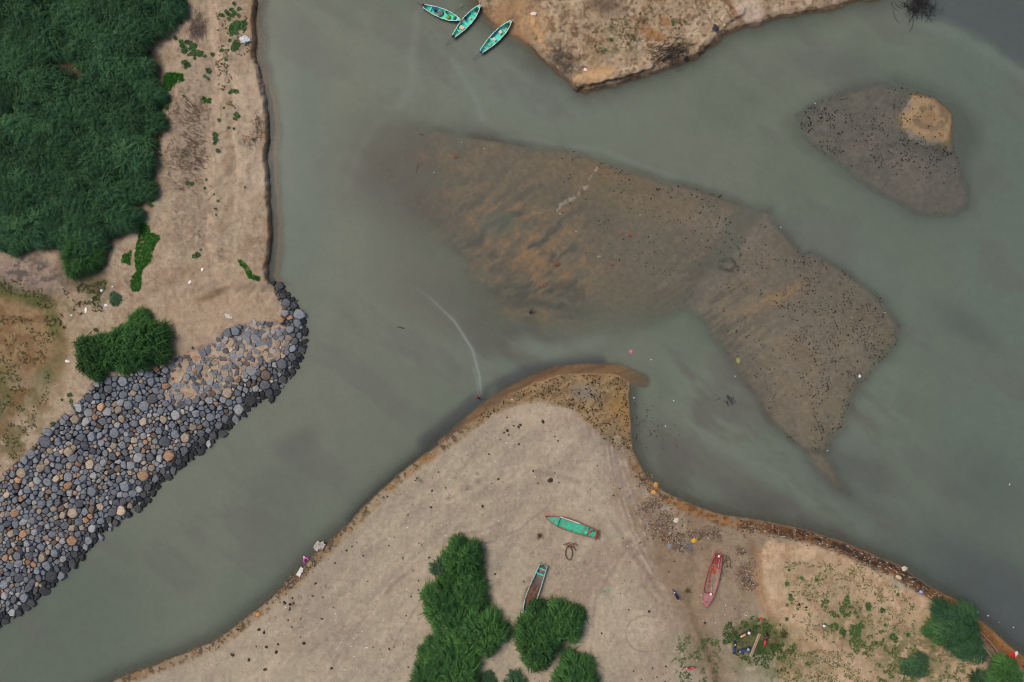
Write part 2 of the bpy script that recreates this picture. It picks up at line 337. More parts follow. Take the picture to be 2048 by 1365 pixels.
    cr, _ = pdist(px, py, [(700,1040),(760,975),(820,925),(880,872),(940,820),(990,790),(1060,757),(1110,741)])
    mx((44,44,46), (1-ss(2,15,cr+4*(n30-.5)*2))*(dS<-2)*(1-ob), .85)
    # ---- WEST land
    bk = ss(-16,-8,dW)*(dW<0)*(py<585)
    mx((84,74,66), ss(-34,-20,dW)*(py<585), .9); mx((150,112,78), (1-ss(3,8,np.abs(dW+18+6*(n80-.5))))*(py<585)*ss(120,220,py), .85)
    mx((50,49,52), (py<585)*ss(-15,-9,dW+5*(n80-.5))*(1-ss(-1,1,dW)), .85); mx((118,88,60), (py<170)*ss(-14,-4,dW)*(dW<0)*ss(.4,.6,n30+.1), .9)
    mW = ss(-1,2,dW)
    mx((166,149,126), mW); n7 = fbm(px,py,7,133,4); mx((152,131,108), mW*ss(.48,.64,.6*n30+.4*n7), .6); mx((186,168,146), mW*ss(.52,.64,.5*n12+.5*n7), .5); mx((134,114,92), mW*ss(.58,.66,n7), .45)
    mx((138,116,94), mW*ss(.56,.68,n20b), .5)
    cr, T = pdist(px, py, TRACK_W); mx((188,166,142), (1-ss(4,11,cr+7*(n30-.5)))*mW, .9); q2,_ = pdist(px,py,[(441,105),(462,140),(472,200),(468,260),(480,330),(470,420)]); mx((184,163,140), (1-ss(2,7,q2+5*(n30-.5)))*mW, .7); mx((160,138,114), (1-ss(2,5,cr-2+4*(n30-.5)))*mW, .35)
    lip = (1-ss(4,24,dW))*mW*(py<585); mx((150,118,84), lip*ss(.4,.6,n12), .8); mx((96,72,50), (1-ss(0,5,dW))*mW*(py<585), .8)
    g = ell(px,py,385,255,38,130,8,.5)*mW; mx((146,132,116), g, .5); mx((92,78,60), g*ss(.55,.64,n6*.5+n12*.5), .7)
    g = ell(px,py,395,440,60,80,0,.5)*mW; mx((140,124,106), g*ss(.5,.6,n12), .6)
    mx((168,146,122), ell(px,py,430,620,130,70,-20,.5)*mW, .6)
    mx((142,120,98), ell(px,py,340,560,60,14,-25,.7)*mW, .5)
    mx((124,98,70), ell(px,py,425,590,34,8,-22,.6)*mW, .7)
    # dry field lower left
    f1 = ell(px+60*(n30-.5),py+50*(n80-.5),10,690,125,140,0,.25)*mW; mx((186,167,145), np.maximum(ell(px,py,505,190,34,60,0,.5), ell(px,py,510,350,34,60,0,.5))*mW, .55); mx((140,116,84), f1, .95); mx((116,90,62), f1*ss(.45,.6,n20b), .7)
    rr = np.sqrt(((px-0)/112)**2+((py-690)/128)**2)+.25*(n30-.5)
    rg = (1-ss(.08,.22,np.abs(rr-1)))*mW; mx((88,92,54), rg*(.4+.6*ss(.35,.6,n30)), .9)
    mx((84,88,50), ell(px+20*fine,py,15,575,90,24,15,.6)*mW, .85); mx((104,106,66), ell(px,py,125,632,24,30,30,.7)*mW*ss(.4,.55,n12), .8)
    mx((96,92,58), ell(px,py,5,780,34,50,20,.6)*mW, .8); mx((104,96,64), ell(px,py,30,870,60,44,-35,.6)*mW*ss(.35,.55,n20b), .85)
    mx((118,90,62), (1-ss(4,20,pdist(px,py,[(60,700),(50,780),(10,850),(-30,900)])[0]+10*(n30-.5)))*mW, .6)
    mx((156,140,116), ell(px,py,60,800,55,60,-40,.5)*mW*ss(.4,.6,n30), .5)
    g = ell(px,py,60,548,75,34,12,.5)*mW; mx((146,128,118), g, .8); mx((88,82,76), g*ss(.5,.6,n12), .8)
    mx((66,64,44), ell(px,py,165,560,55,26,20,.6)*mW, .6); mx((104,98,64), ell(px,py,195,585,22,34,0,.6)*mW*ss(.4,.5,n12), .7)
    fo = ss(-10,10,sdf(wx,wy,FOREST)); mx((96,84,70), fo)
    # riprap bed
    ir = ss(-3,3,rip); mx((52,50,52), ir*(1-sand)); mx((176,150,124), ir*sand); mx((40,40,42), ir*(1-ss(4,16,dW))*(1-.0*sand))
    # ---- NORTH land
    fl = (1-ss(1075,1110,px)); mx((104,88,70), ss(-70,-4,dN)*fl, .9); mx((92,72,54), ss(-9,0,dN), .8)
    mN = ss(-1,2,dN); n7 = fbm(px,py,7,131,4); mx((160,140,114), mN); mx((188,170,146), mN*ss(.5,.62,.5*n12+.5*n7), .7); mx((136,112,84), mN*ss(.5,.64,.6*n30+.4*n7), .55); mx((112,84,58), mN*ss(.58,.66,.5*n20b+.5*n7), .75)
    mx((104,84,62), mN*ss(.60,.68,fbm(px,py,8,103,3)), .7)
    mx((150,118,84), ell(px,py,1030,45,55,50,40,.4)*ss(-20,0,dN), .8); mx((178,148,112), ell(px,py,1060,40,34,26,30,.7)*mN, .5)
    q,_ = pdist(px,py,[(1060,35),(1075,65),(1095,100)]); mx((186,150,108), (1-ss(3,9,q))*mN, .8)
    mx((84,80,72), ell(px+20*fine,py,1122,120,48,20,50,.5)*ss(-12,0,dN)*ss(.35,.52,n6*.6+n12*.4), .85)
    mx((92,72,58), ell(px,py,1210,8,36,22,20,.6)*mN, .75); mx((104,78,62), ell(px,py,1285,40,12,8,0,.6)*mN, .7)
    for (cx,cy,rx,ry) in ((1297,64,22,10),(1333,44,14,8),(1320,75,16,8)): mx((146,104,58), ell(px,py,cx,cy,rx,ry,30,.7)*mN, .7)
    mx((184,166,148), ell(px,py,1500,22,26,34,-30,.4)*mN, .8); mx((120,80,48), (1-ss(2,8,pdist(px,py,[(1455,0),(1470,30),(1490,50)])[0]))*mN, .6)
    mx((196,160,118), ell(px,py,1190,148,40,16,-10,.5)*mN, .8)
    mx((92,62,38), (1-ss(1,7,dN))*mN*(1-.7*fl), .85); mx((88,90,58), ell(px,py,1225,80,70,36,20,.5)*mN*ss(.57,.65,n6*.5+n12*.5), .6)
    # cliff line under the ledge
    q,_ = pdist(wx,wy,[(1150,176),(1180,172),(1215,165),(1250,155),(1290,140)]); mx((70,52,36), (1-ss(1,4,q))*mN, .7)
    # ---- SOUTH spit
    mS = ss(-.5,1.5,dS); mx((164,153,132), mS); s4 = st(-44,110,16,111); s5 = st(60,110,18,113); sx = ss(1150,1250,px); sq = s4*(1-sx)+s5*sx
    sq = sq*.5+n200*.5+.25*(n80-.5); mx((144,133,118), mS*ss(.5,.66,sq), .6); mx((182,167,145), mS*ss(.46,.32,sq), .5); mx((152,136,118), mS*ss(.54,.66,n30), .4)
    mx((138,126,113), ell(px,py,1000,960,150,26,-12,.7)*mS*ss(.35,.6,n30), .55); mx((182,163,142), ell(px,py,1080,830,80,26,5,.6)*mS, .6)
    mx((142,128,116), ell(px,py,1175,860,40,22,40,.6)*mS, .5)
    mx((150,132,114), ss(1000,1200,px)*mS*ss(.42,.6,n80), .6)
    mx((134,114,94), (1-ss(14,40,pdist(px,py,TRACK_S)[0]+20*(n30-.5)))*mS, .65); mx((112,92,72), (1-ss(2,10,pdist(px,py,TRACK_S[3:])[0]+5*(n30-.5)))*mS, .75)
    q,_ = pdist(px,py,[(1215,880),(1235,950),(1262,1000)]); mx((150,138,126), (1-ss(3,18,q))*mS, .6)
    mx((134,116,94), ell(px,py,1450,1130,170,130,20,.4)*mS, .6); mx((112,92,70), ell(px,py,1450,1110,170,90,15,.5)*mS*ss(.48,.62,n20b), .5)
    mx((148,130,110), ell(px,py,1425,1165,60,65,15,.5)*mS*ss(.3,.6,n30), .5)
    se = np.clip(ss(-6,10,sdf(px+3*(wx-px),py+3*(wy-py),[(1530,1085),(1600,1082),(1700,1112),(1780,1150),(1850,1200),(1930,1290),(2048,1400),(2048,1500),(1560,1500),(1545,1300),(1510,1180),(1515,1110)])),0,1)*mS
    mx((176,152,122), se); mx((158,130,100), se*ss(.5,.62,n20b), .6); mx((202,174,144), se*ss(.54,.64,n12), .5)
    mx((146,112,80), (1-ss(3,14,pdist(px,py,[(1515,1100),(1518,1180),(1545,1250),(1552,1290)])[0]+6*(n30-.5)))*mS, .6)
    gr = np.maximum.reduce([ell(px,py,1520,1275,66,40,10,.5), ell(px,py,1700,1250,60,48,30,.6)*.7, ell(px,py,1830,1310,90,60,0,.6)*.8, ell(px,py,1640,1170,90,40,20,.6)*.35, ell(px,py,1400,1300,70,40,0,.6)*.45, ell(px,py,1550,1330,110,34,0,.6)*.6])
    mx((82,92,54), gr*ss(.40,.56,n12*.6+n6*.4+.1*gr)*mS, .85); mx((60,70,40), ell(px,py,1512,1278,46,28,10,.5)*mS, .75)
    mx((118,112,74), ell(px,py,1540,1300,80,50,0,.6)*mS*ss(.5,.6,n30), .5)
    # wet rim: left shore brown, tip ochre, right shore rusty, dark strand line
    rimL = (1-ss(10,26,dS+8*(n30-.5)))*mS; mx((130,104,72), rimL*(.5+.5*ss(.4,.6,n12)), .85)
    mx((70,58,42), rimL*ss(.56,.62,n6), .8); mx((156,116,72), rimL*ss(600,900,px)*(1-ss(1050,1150,px))*ss(.5,.6,n20b), .5)
    tp = ss(905,985,px+20*(n30-.5))*(1-ss(1290,1300,px))*(1-ss(880,915,py))*ss(-2,2,dS); tp = tp*ss(-8,6,-sdf(wx,wy,[(860,925),(900,886),(950,848),(985,827),(1030,812),(1080,804),(1120,809),(1150,822),(1175,842),(1205,872),(1235,905),(1250,960),(1100,1000),(850,980)]))
    mx((146,122,88), tp, .95); tw = st(-25,40,9,117); mx((112,98,76), tp*ss(.5,.62,tw), .7); mx((162,140,108), tp*ss(.48,.36,tw)*ss(.45,.6,n30), .5); mx((96,78,54), tp*ss(.58,.66,n6), .6); mx((118,118,112), tp*ell(px,py,1168,785,26,16,0,.7), .6); mx((150,116,66), tp*ell(px,py,1240,840,20,60,-5,.6), .6)
    mx((118,112,96), ell(px,py,1230,880,26,40,0,.6)*mS, .5)
    rr = rimL*ss(1262,1300,px)*(1-ss(1500,1700,px)); mx((146,104,62), rr*ss(.34,.54,n12), .85); mx((96,70,44), rr*ss(.52,.62,n6), .75)
    dk = (1-ss(5,17,np.abs(dS-10)))*mS*ss(1480,1640,px); mx((112,78,48), (1-ss(14,30,dS))*mS*ss(1450,1550,px), .9); mx((48,44,44), dk*ss(.44,.54,n6*.4+st(25,60,7,121)*.6)*(1-ss(1830,1900,px)), .9)
    mx((160,112,66), (1-ss(0,22,dS))*mS*ss(1850,1950,px)*ss(.4,.55,n30), .7)
    mx((46,42,40), (1-ss(.5,3.5,dS))*ss(-2,0,dS)*(1-ss(960,1060,px))*(1-.5*ss(.5,.6,n6)), .8)
    mx((44,40,38), ell(px,py,1985,1318,44,16,48,.6)*mS, .7)
    for pl, w in (([(640,1365),(700,1280),(760,1200),(830,1130),(900,1080),(1000,1050)],6), ([(760,1365),(800,1270),(860,1170),(940,1100),(1040,1060),(1100,1010)],4), ([(1200,1400),(1180,1300),(1190,1200),(1240,1120),(1290,1060)],5), ([(880,1000),(960,960),(1060,940),(1150,960),(1210,1020),(1260,1100),(1330,1200)],8), ([(1236,880),(1256,960),(1290,1050),(1300,1100)],4), ([(1215,870),(1230,960),(1262,1060),(1310,1150)],4)):
        q, _ = pdist(px+10*(n80-.5), py+10*(n80-.5), pl); mx((136,124,112), (1-ss(.5,w,q))*ss(.38,.55,n30)*mS, .55); mx((184,166,146), (1-ss(1,w,np.abs(q-w*1.3)))*ss(.4,.6,n12)*mS, .4)
    # circular tyre marks near the track
    rr = np.sqrt((px-1288)**2+(py-1268)**2); mx((132,116,98), (1-ss(.6,2.0,np.abs(rr-36)))*(px<1300)*mS, .6)
    C *= 1+(mB*(1-ob)*(1-mS)*(1-mN)*(1-mW))[:, None]*np.array([.20,.22,.32], np.float32)*1.6+(mI*(1-io))[:, None]*np.array([.10,.12,.24], np.float32)
    C *= (1+.16*(n6[:, None]-.5)*2*.8+.10*(n4[:, None]-.5))
    return np.clip(C, .004, .9)
def zat(px, py):
    R, _ = fields(np.array([px], np.float32), np.array([py], np.float32)); return float(R['z'][0])
def zats(P):
    P = np.asarray(P, np.float32); R, E = fields(P[:, 0], P[:, 1]); return R['z'], R

# ------------------------------------------------------------------ ground and water sheets
def axis(n, step, m):
    a = list(np.arange(-m, n+m+.1, step)); g = []; s = step; x = 0
    while x < 26000: s *= 1.35; x += s; g.append(x)
    return np.array([a[0]-v for v in g[::-1]]+a+[a[-1]+v for v in g], np.float32)
def sheet(step, m):
    X = axis(2048, step, m); Y = axis(1365, step, m); gx, gy = np.meshgrid(X, Y); h, w = gx.shape
    i = np.arange(h*w).reshape(h, w); F = np.stack([i[:-1, :-1], i[1:, :-1], i[1:, 1:], i[:-1, 1:]], -1).reshape(-1, 4)
    return gx.ravel(), gy.ravel(), F
gx, gy, GF = sheet(2.0, 170)
GR, GE = fields(gx, gy); GC = colours(gx, gy, GR, GE)
f = S*(D-GR['z'])/D
GV = np.stack([(gx-1024)*f, (682.5-gy)*f, GR['z']], -1)
ground = mesh_np('ground', GV, GF, mat_vc('earth', .95, 1.1, .09, 5.5, .13, bump=.6, dist=.08, speck=True), GC, smooth=True)
tag(ground, kind='structure')
del GV, GC, GE
# river surface: muddy water whose cloudiness follows the real depth under it
wxg, wyg, WF = sheet(3.0, 170)
WR, WE = fields(wxg, wyg); depth = np.clip(-WR['z'], 0, 5); q = WE
def watercol(px, py, E):
    n30, n80 = E[2], E[3]; C = np.empty((len(px), 3), np.float32); C[:] = s2l((108,115,101))
    def mx(c, m, k=1):
        m = np.clip(m*k, 0, 1)[:, None]; C[:] = C*(1-m)+s2l(c).astype(np.float32)*m
    mx((100,110,96), ss(.45,.62,fbm(px,py,200,201,3)), .7)
    mx((92,106,98), ell(px,py,600,330,60,260,0,.6), .5); mx((90,101,88), ell(px,py,60,1260,260,150,-20,.6), .7)
    mx((110,114,102), ell(px,py,700,800,170,300,30,.7), .5); mx((112,121,111), ell(px,py,1050,180,200,70,15,.8), .5)
    mx((97,110,99), ss(1640,1990,px), .8); mx((102,112,103), ell(px,py,1700,520,160,60,30,.7), .6)
    sw = fbm((px*.8+py*.6)/90, (-px*.6+py*.8)/26+1.6*n80, 1, 211, 4); reg = np.maximum(ss(1250,1400,px)*ss(620,760,py)*(1-ss(1700,1900,px)), ell(px,py,1010,700,150,60,0,.7))
    mx((98,97,90), reg*ss(.44,.7,sw), .7); mx((114,121,112), reg*ss(.5,.34,sw), .4); mx((98,99,93), ss(.52,.7,fbm((px*.8+py*.6)/160, (-px*.6+py*.8)/60, 1, 215, 4)), .4)
    mx((98,97,89), ell(px+50*(n30-.5),py+50*(n80-.5),790,350,115,105,30,.8), .7); mx((96,92,86), ell(px,py,860,590,120,60,35,.8), .45)
    mx((92,94,92), ell(px,py,1660,130,90,34,8,.7), .45); mx((88,92,90), ell(px,py,1840,330,160,140,0,.5), .25)
    mx((84,90,88), ell(px,py,1700,950,90,60,20,.7), .5); mx((92,94,88), ell(px,py,600,885,40,24,-35,.8), .6); mx((94,98,90), ell(px,py,560,980,80,60,-35,.8), .4)
    mx((96,94,88), ell(px,py,1450,950,170,30,30,.7), .6); mx((96,94,88), ell(px,py,1330,900,60,40,30,.8), .5)
    mx((84,92,88), ell(px,py,1930,650,70,26,35,.8), .6); mx((80,88,86), ell(px,py,1980,980,100,60,40,.8), .45)
    tr = sdf(px+14*(n30-.5),py,[(1790,-80),(1838,30),(1900,52),(1980,95),(2048,140),(2300,260),(2300,-400),(1790,-400)]); mx((80,88,89), ss(-14,22,tr+10*(n30-.5)), .85); mx((112,124,116), ss(-34,-8,tr)*(1-ss(-8,6,tr)), .4)
    mx((76,82,84), ell(px,py,2030,1230,200,90,40,.7), .75); mx((80,88,86), ell(px,py,1880,1120,160,60,30,.8), .4)
    for pl, w, k in (([(835,20),(825,110),(822,170),(800,215)], 9, .18), ([(905,120),(935,170),(955,205),(965,240)], 8, .28), ([(780,215),(840,180),(820,100)], 12, .12),
                     ([(690,380),(720,300),(760,240)], 10, .12), ([(1000,275),(1060,278),(1120,292),(1200,300),(1300,338),(1420,372)], 6, .22), ([(1030,690),(1100,700),(1200,680)], 16, .3)):
        cr, _ = pdist(px, py, pl); mx((128,138,128), 1-ss(w*.2, w*1.5, cr+6*(n30-.5)), k)
    cr, T = pdist(px, py, [(800,556),(860,596),(908,642),(945,700),(958,750),(963,795)]); mx((150,158,148), (1-ss(.8,3.8,cr))*ss(0,.6,T), .62); mx((116,124,116), (1-ss(2,12,cr))*ss(0,.8,T), .3)
    cr2, _ = pdist(px, py, [(850,885),(900,842),(945,808),(1000,772),(1050,748),(1110,732),(1200,724)]); mx((70,74,76), (1-ss(4,24,cr2+8*(n30-.5)))*ss(.3,.5,n80+.1), .7)
    cr2, _ = pdist(px, py, [(946,735),(953,760),(957,795)]); mx((132,140,132), (1-ss(.8,3,cr2)), .35)
    return C, np.maximum((1-ss(.8,4,cr))*ss(0,.6,T)*.7, ss(0,1,1-ss(1,8,cr))*T*.3)
WC, wk = watercol(wxg, wyg, WE)
op = 1-np.exp(-5.2*depth); op = np.maximum(op, wk); op = np.clip(op+.05*(fbm(wxg, wyg, 40, 207, 4)-.5), 0, 1)
WV = np.stack([(wxg-1024)*S, (682.5-wyg)*S, np.zeros_like(wxg)], -1)
cc = np.concatenate([WC, op[:, None]], 1)
wm = bpy.data.materials.new('river_water'); wm.use_nodes = True; nt = wm.node_tree; nt.nodes.clear()
out = nt.nodes.new('ShaderNodeOutputMaterial'); at = nt.nodes.new('ShaderNodeAttribute'); at.attribute_name = 'Col'
cv, nz = varied(nt, at.outputs['Color'], .35, .04); cv, nz3 = varied(nt, cv, 1.1, .035, detail=4); cv, nz2 = varied(nt, cv, 5.0, .07, detail=2)
dif = nt.nodes.new('ShaderNodeBsdfDiffuse'); tr = nt.nodes.new('ShaderNodeBsdfTransparent'); tr.inputs[0].default_value = (.93,.95,.9,1)
gl = nt.nodes.new('ShaderNodeBsdfGlossy'); gl.inputs['Roughness'].default_value = .12; fr = nt.nodes.new('ShaderNodeFresnel'); fr.inputs[0].default_value = 1.33
m1 = nt.nodes.new('ShaderNodeMixShader'); m2 = nt.nodes.new('ShaderNodeMixShader'); bp = nt.nodes.new('ShaderNodeBump'); bp.inputs['Strength'].default_value = .25; bp.inputs['Distance'].default_value = .05
nt.links.new(cv, dif.inputs[0]); nt.links.new(at.outputs['Alpha'], m1.inputs[0]); nt.links.new(tr.outputs[0], m1.inputs[1]); nt.links.new(dif.outputs[0], m1.inputs[2])
nt.links.new(fr.outputs[0], m2.inputs[0]); nt.links.new(m1.outputs[0], m2.inputs[1]); nt.links.new(gl.outputs[0], m2.inputs[2]); nt.links.new(m2.outputs[0], out.inputs[0])
nt.links.new(nz2.outputs[0], bp.inputs['Height']); nt.links.new(bp.outputs[0], gl.inputs['Normal'])
water = mesh_np('water', WV, WF, wm, cc, smooth=True); tag(water, kind='structure')
del WV, WC, WE, WR
# ------------------------------------------------------------------ riprap boulders
def inpoly(px, py, poly):
    return sdf(np.asarray(px, np.float32), np.asarray(py, np.float32), poly)
def pack(poly, classes, seed, pad=0):
    q = random.Random(seed); xs = [p[0] for p in poly]; ys = [p[1] for p in poly]; x0, x1, y0, y1 = max(-70, min(xs)), max(xs), min(ys), max(ys)
    cell = 28; grid = {}; out = []
    for (r0, r1, tries) in classes:
        cx = np.array([q.uniform(x0, x1) for _ in range(tries)]); cy = np.array([q.uniform(y0, y1) for _ in range(tries)])
        ins = inpoly(cx, cy, poly) > pad
        for x, y, ok in zip(cx, cy, ins):
            if not ok: continue
            r = q.uniform(r0, r1); gx_, gy_ = int(x//cell), int(y//cell); good = True
            for i in (-1, 0, 1):
                for j in (-1, 0, 1):
                    for (a, b, c) in grid.get((gx_+i, gy_+j), ()):
                        if (a-x)**2+(b-y)**2 < (.86*(r+c))**2: good = False; break
                    if not good: break
                if not good: break
            if good: grid.setdefault((gx_, gy_), []).append((x, y, r)); out.append((x, y, r))
    return out, grid, cell
rocks, rgrid, rcell = pack(RIP, [(9,11.5,140), (7.5,9,600), (6,7.5,1800), (4.7,6,9000), (3.5,4.7,26000), (2.4,3.5,36000)], 3, -1)
def clip(poly, nx, ny, c):       # keep points with n.p <= c
    o = []; m = len(poly)
    for i in range(m):
        a, b = poly[i], poly[(i+1) % m]; da, db = a[0]*nx+a[1]*ny-c, b[0]*nx+b[1]*ny-c
        if da <= 0: o.append(a)
        if (da < 0) != (db < 0) and da != db:
            t = da/(da-db); o.append((a[0]+(b[0]-a[0])*t, a[1]+(b[1]-a[1])*t))
    return o
rq = random.Random(5)
rz_, rR = zats([(x, y) for x, y, r in rocks]); rdW = rR['dW']; rsand = rR['sand']
def rock_geo(i):
    x, y, r = rocks[i]; rot = rq.uniform(0, math.pi); e = rq.uniform(1.0, 1.35); n = rq.choice((5, 5, 6, 7)); P = []
    for k in range(n):
        t = 2*math.pi*(k+rq.uniform(-.3, .3))/n; a, b = r*1.5*e*math.cos(t), r*1.5/e*math.sin(t)
        P.append((a*math.cos(rot)-b*math.sin(rot), a*math.sin(rot)+b*math.cos(rot)))
    gx_, gy_ = int(x//rcell), int(y//rcell)
    for u in (-1, 0, 1):
        for v in (-1, 0, 1):
            for (a, b, c) in rgrid.get((gx_+u, gy_+v), ()):
                dx, dy = a-x, b-y; dd = math.hypot(dx, dy)
                if dd < 1e-6 or dd > 1.5*(r+c): continue
                m = (dd*dd+r*r-c*c)/(2*dd); w_ = rq.uniform(-.22, .22); nx, ny = dx/dd*math.cos(w_)-dy/dd*math.sin(w_), dx/dd*math.sin(w_)+dy/dd*math.cos(w_); P = clip(P, nx, ny, m-.3)
                if len(P) < 3: return None
    # soften: cut corners
    Q = []; m = len(P)
    for k in range(m):
        a, b = P[k], P[(k+1) % m]; l = math.hypot(a[0]-b[0], a[1]-b[1])
        if l < .25*r: Q.append(((a[0]+b[0])/2, (a[1]+b[1])/2)); continue
        k1 = rq.uniform(.05, .15); Q.append((a[0]+(b[0]-a[0])*k1, a[1]+(b[1]-a[1])*k1)); Q.append((b[0]+(a[0]-b[0])*k1, b[1]+(a[1]-b[1])*k1))
    P = Q; m = len(P)
    if m < 4: return None
    s = float(rsand[i]); rm = r*S; h = (.30+.55*rm*rq.uniform(.7, 1.25))
    base = max(float(rz_[i])+.12, -.10); sink = 0
    if s > .5: h = rq.uniform(.03, .16); base = float(rz_[i])-.02
    if rdW[i] < 12 and s < .5: h *= .75
    tx, ty = rq.uniform(-.28, .28), rq.uniform(-.28, .28)
    f = S*(D-base-h)/D; V = []
    cx, cy = sum(p[0] for p in P)/m, sum(p[1] for p in P)/m
    for (k, zz, tl) in ((1.0, -.35, 0), (1.0, h*.35, .2), (.95, h*.76, .7), (.82, h*.97, 1), (.4, h*1.03, 1)):
        for (a, b) in P:
            j = rq.uniform(-.05, .05) if zz > 0 else 0
            a2, b2 = cx+(a-cx)*(k+j), cy+(b-cy)*(k+j); V.append((a2*f, -b2*f, zz+tl*(tx*a2+ty*b2)*S+rq.uniform(-.02, .02)*(zz > 0)))
    V.append((cx*f, -cy*f, h*1.05+(tx*cx+ty*cy)*S)); F = []
    for lv in range(4):
        for k in range(m): a, b = lv*m+k, lv*m+(k+1) % m; F.append((a, a+m, b+m, b))
    F += [(4*m+k, 5*m, 4*m+(k+1) % m) for k in range(m)]
    return V, F, W(x, y, base+h)[:2]+(base,)
ROCKC = {'blue grey': (116,121,128), 'dark slate': (90,93,98), 'pale grey': (142,143,143), 'tan': (154,140,122), 'orange brown': (164,130,102), 'brown': (110,94,82), 'cream': (182,166,144)}
def rock_mat(name, c):
    m, nt, b = node_mat(name); rg = nt.nodes.new('ShaderNodeRGB'); rg.outputs[0].default_value = (*s2l(c), 1)
    oi = nt.nodes.new('ShaderNodeObjectInfo'); ad = nt.nodes.new('ShaderNodeVectorMath'); ad.operation = 'ADD'
    tc = nt.nodes.new('ShaderNodeTexCoord'); wv = nt.nodes.new('ShaderNodeTexNoise'); mp = nt.nodes.new('ShaderNodeMapping')
    nt.links.new(tc.outputs['Object'], ad.inputs[0]); nt.links.new(oi.outputs['Location'], ad.inputs[1]); nt.links.new(ad.outputs[0], mp.inputs[0]); mp.inputs['Scale'].default_value = (1.0, 3.2, 1)
    mp.inputs['Rotation'].default_value = (0, 0, len(name)); nt.links.new(mp.outputs[0], wv.inputs['Vector']); wv.inputs['Scale'].default_value = 1.6; wv.inputs['Detail'].default_value = 9; wv.inputs['Roughness'].default_value = .7
    cr = nt.nodes.new('ShaderNodeMapRange'); cr.inputs[1].default_value = .3; cr.inputs[2].default_value = .7; cr.inputs[3].default_value = .55; cr.inputs[4].default_value = 1.45; nt.links.new(wv.outputs[0], cr.inputs[0])
    mr = nt.nodes.new('ShaderNodeMapRange'); mr.inputs[3].default_value = .78; mr.inputs[4].default_value = 1.2; nt.links.new(oi.outputs['Random'], mr.inputs[0])
    mu = nt.nodes.new('ShaderNodeMath'); mu.operation = 'MULTIPLY'; nt.links.new(cr.outputs[0], mu.inputs[0]); nt.links.new(mr.outputs[0], mu.inputs[1])
    vm = nt.nodes.new('ShaderNodeVectorMath'); vm.operation = 'SCALE'; nt.links.new(rg.outputs[0], vm.inputs[0]); nt.links.new(mu.outputs[0], vm.inputs[3])
    nt.links.new(vm.outputs[0], b.inputs['Base Color']); b.inputs['Roughness'].default_value = .85
    bp = nt.nodes.new('ShaderNodeBump'); bp.inputs['Strength'].default_value = .6; bp.inputs['Distance'].default_value = .08; nt.links.new(wv.outputs[0], bp.inputs['Height']); nt.links.new(bp.outputs[0], b.inputs['Normal'])
    return m
RM = {k: rock_mat('stone_'+k.replace(' ', '_'), v) for k, v in ROCKC.items()}; RM['wet black'] = rock_mat('stone_wet', (62,64,67))
order = sorted(range(len(rocks)), key=lambda i: -rocks[i][2]); small = MB(); smallc = []; nbig = 0
for i in order:
    g = rock_geo(i)
    if g is None: continue
    V, F, loc = g; x, y, r = rocks[i]; d = rdW[i]
    u = rq.random(); u2 = rq.random()
    if d < 9 and rsand[i] < .5 and u2 < .8: c = 'wet black'
    elif d < 22 and u2 < .5 and rsand[i] < .5: c = 'dark slate'
    else: c = 'blue grey' if u < .42 else 'dark slate' if u < .56 else 'pale grey' if u < .76 else 'tan' if u < .87 else 'brown' if u < .92 else 'cream' if u < .96 else 'orange brown'
    if 0 < x and 0 < y < 1365 and nbig < 300:
        nbig += 1; o = mesh_np_any = None
        b = MB(); b.add(V, F); o = b.build('boulder', RM[c]); o.location = loc
        where = ('half sunk in pale sand on the bank top' if rsand[i] > .5 else 'at the waterline of the riprap bank' if d < 14 else 'near the grassy inland edge of the riprap bank' if d > 125 else 'packed in the middle of the riprap bank')
        size = 'large' if r > 7.5 else 'middling'
        tag(o, f'{size} {c} angular boulder {where}', 'boulder', f'{size} {c} boulders {where}')
    else:
        b0 = len(small.v); small.add([(v[0]+loc[0], v[1]+loc[1], v[2]+loc[2]) for v in V], F)
        cc = s2l(ROCKC.get(c, (50,52,56)))*rq.uniform(.75, 1.2); smallc += [cc]*len(V)
small_me = bpy.data.meshes.new('riprap_stones'); small_me.from_pydata(small.v, [], small.f); ca = small_me.color_attributes.new('Col', 'FLOAT_COLOR', 'POINT')
ca.data.foreach_set('color', np.concatenate([np.array(smallc), np.ones((len(smallc), 1))], 1).astype(np.float32).ravel())
small_me.materials.append(mat_vc('stone_mixed', .85, 2.2, .3, bump=.6, dist=.08))
so = bpy.data.objects.new('riprap_stones', small_me); SC.collection.objects.link(so)
tag(so, 'smaller grey blue and tan stones filling the sloping riprap bank beside the river', 'stones', kind='stuff')
# a few stones standing loose in the water or on the sand next to the bank
for (x, y, r, wet) in ((572,598,4,1),(594,602,3,1),(205,1073,6,1),(78,1192,4,1),(19,1238,4,1),(582,755,5,1),(590,745,3,1),(563,776,2.5,1),(317,972,5,1),(325,962,4,1),(186,770,6,0),(100,890,5,0),(71,902,3,0),(385,696,3,0)):
    b = MB(); zz = max(zat(x, y), -.15); b.blob((0,0,.05), (r*S, r*S*.8, .28 if wet else .2), 8, 5, .2, seed=x)
    o = b.build('loose_stone', RM['wet black' if wet else 'dark slate']); o.location = W(x, y, zz); o.rotation_euler.z = x
    tag(o, 'lone wet black stone in the water off the riprap bank' if wet else 'lone dark stone on the sand inland of the riprap bank', 'stone', 'loose stones in the water' if wet else 'loose stones on the sand')

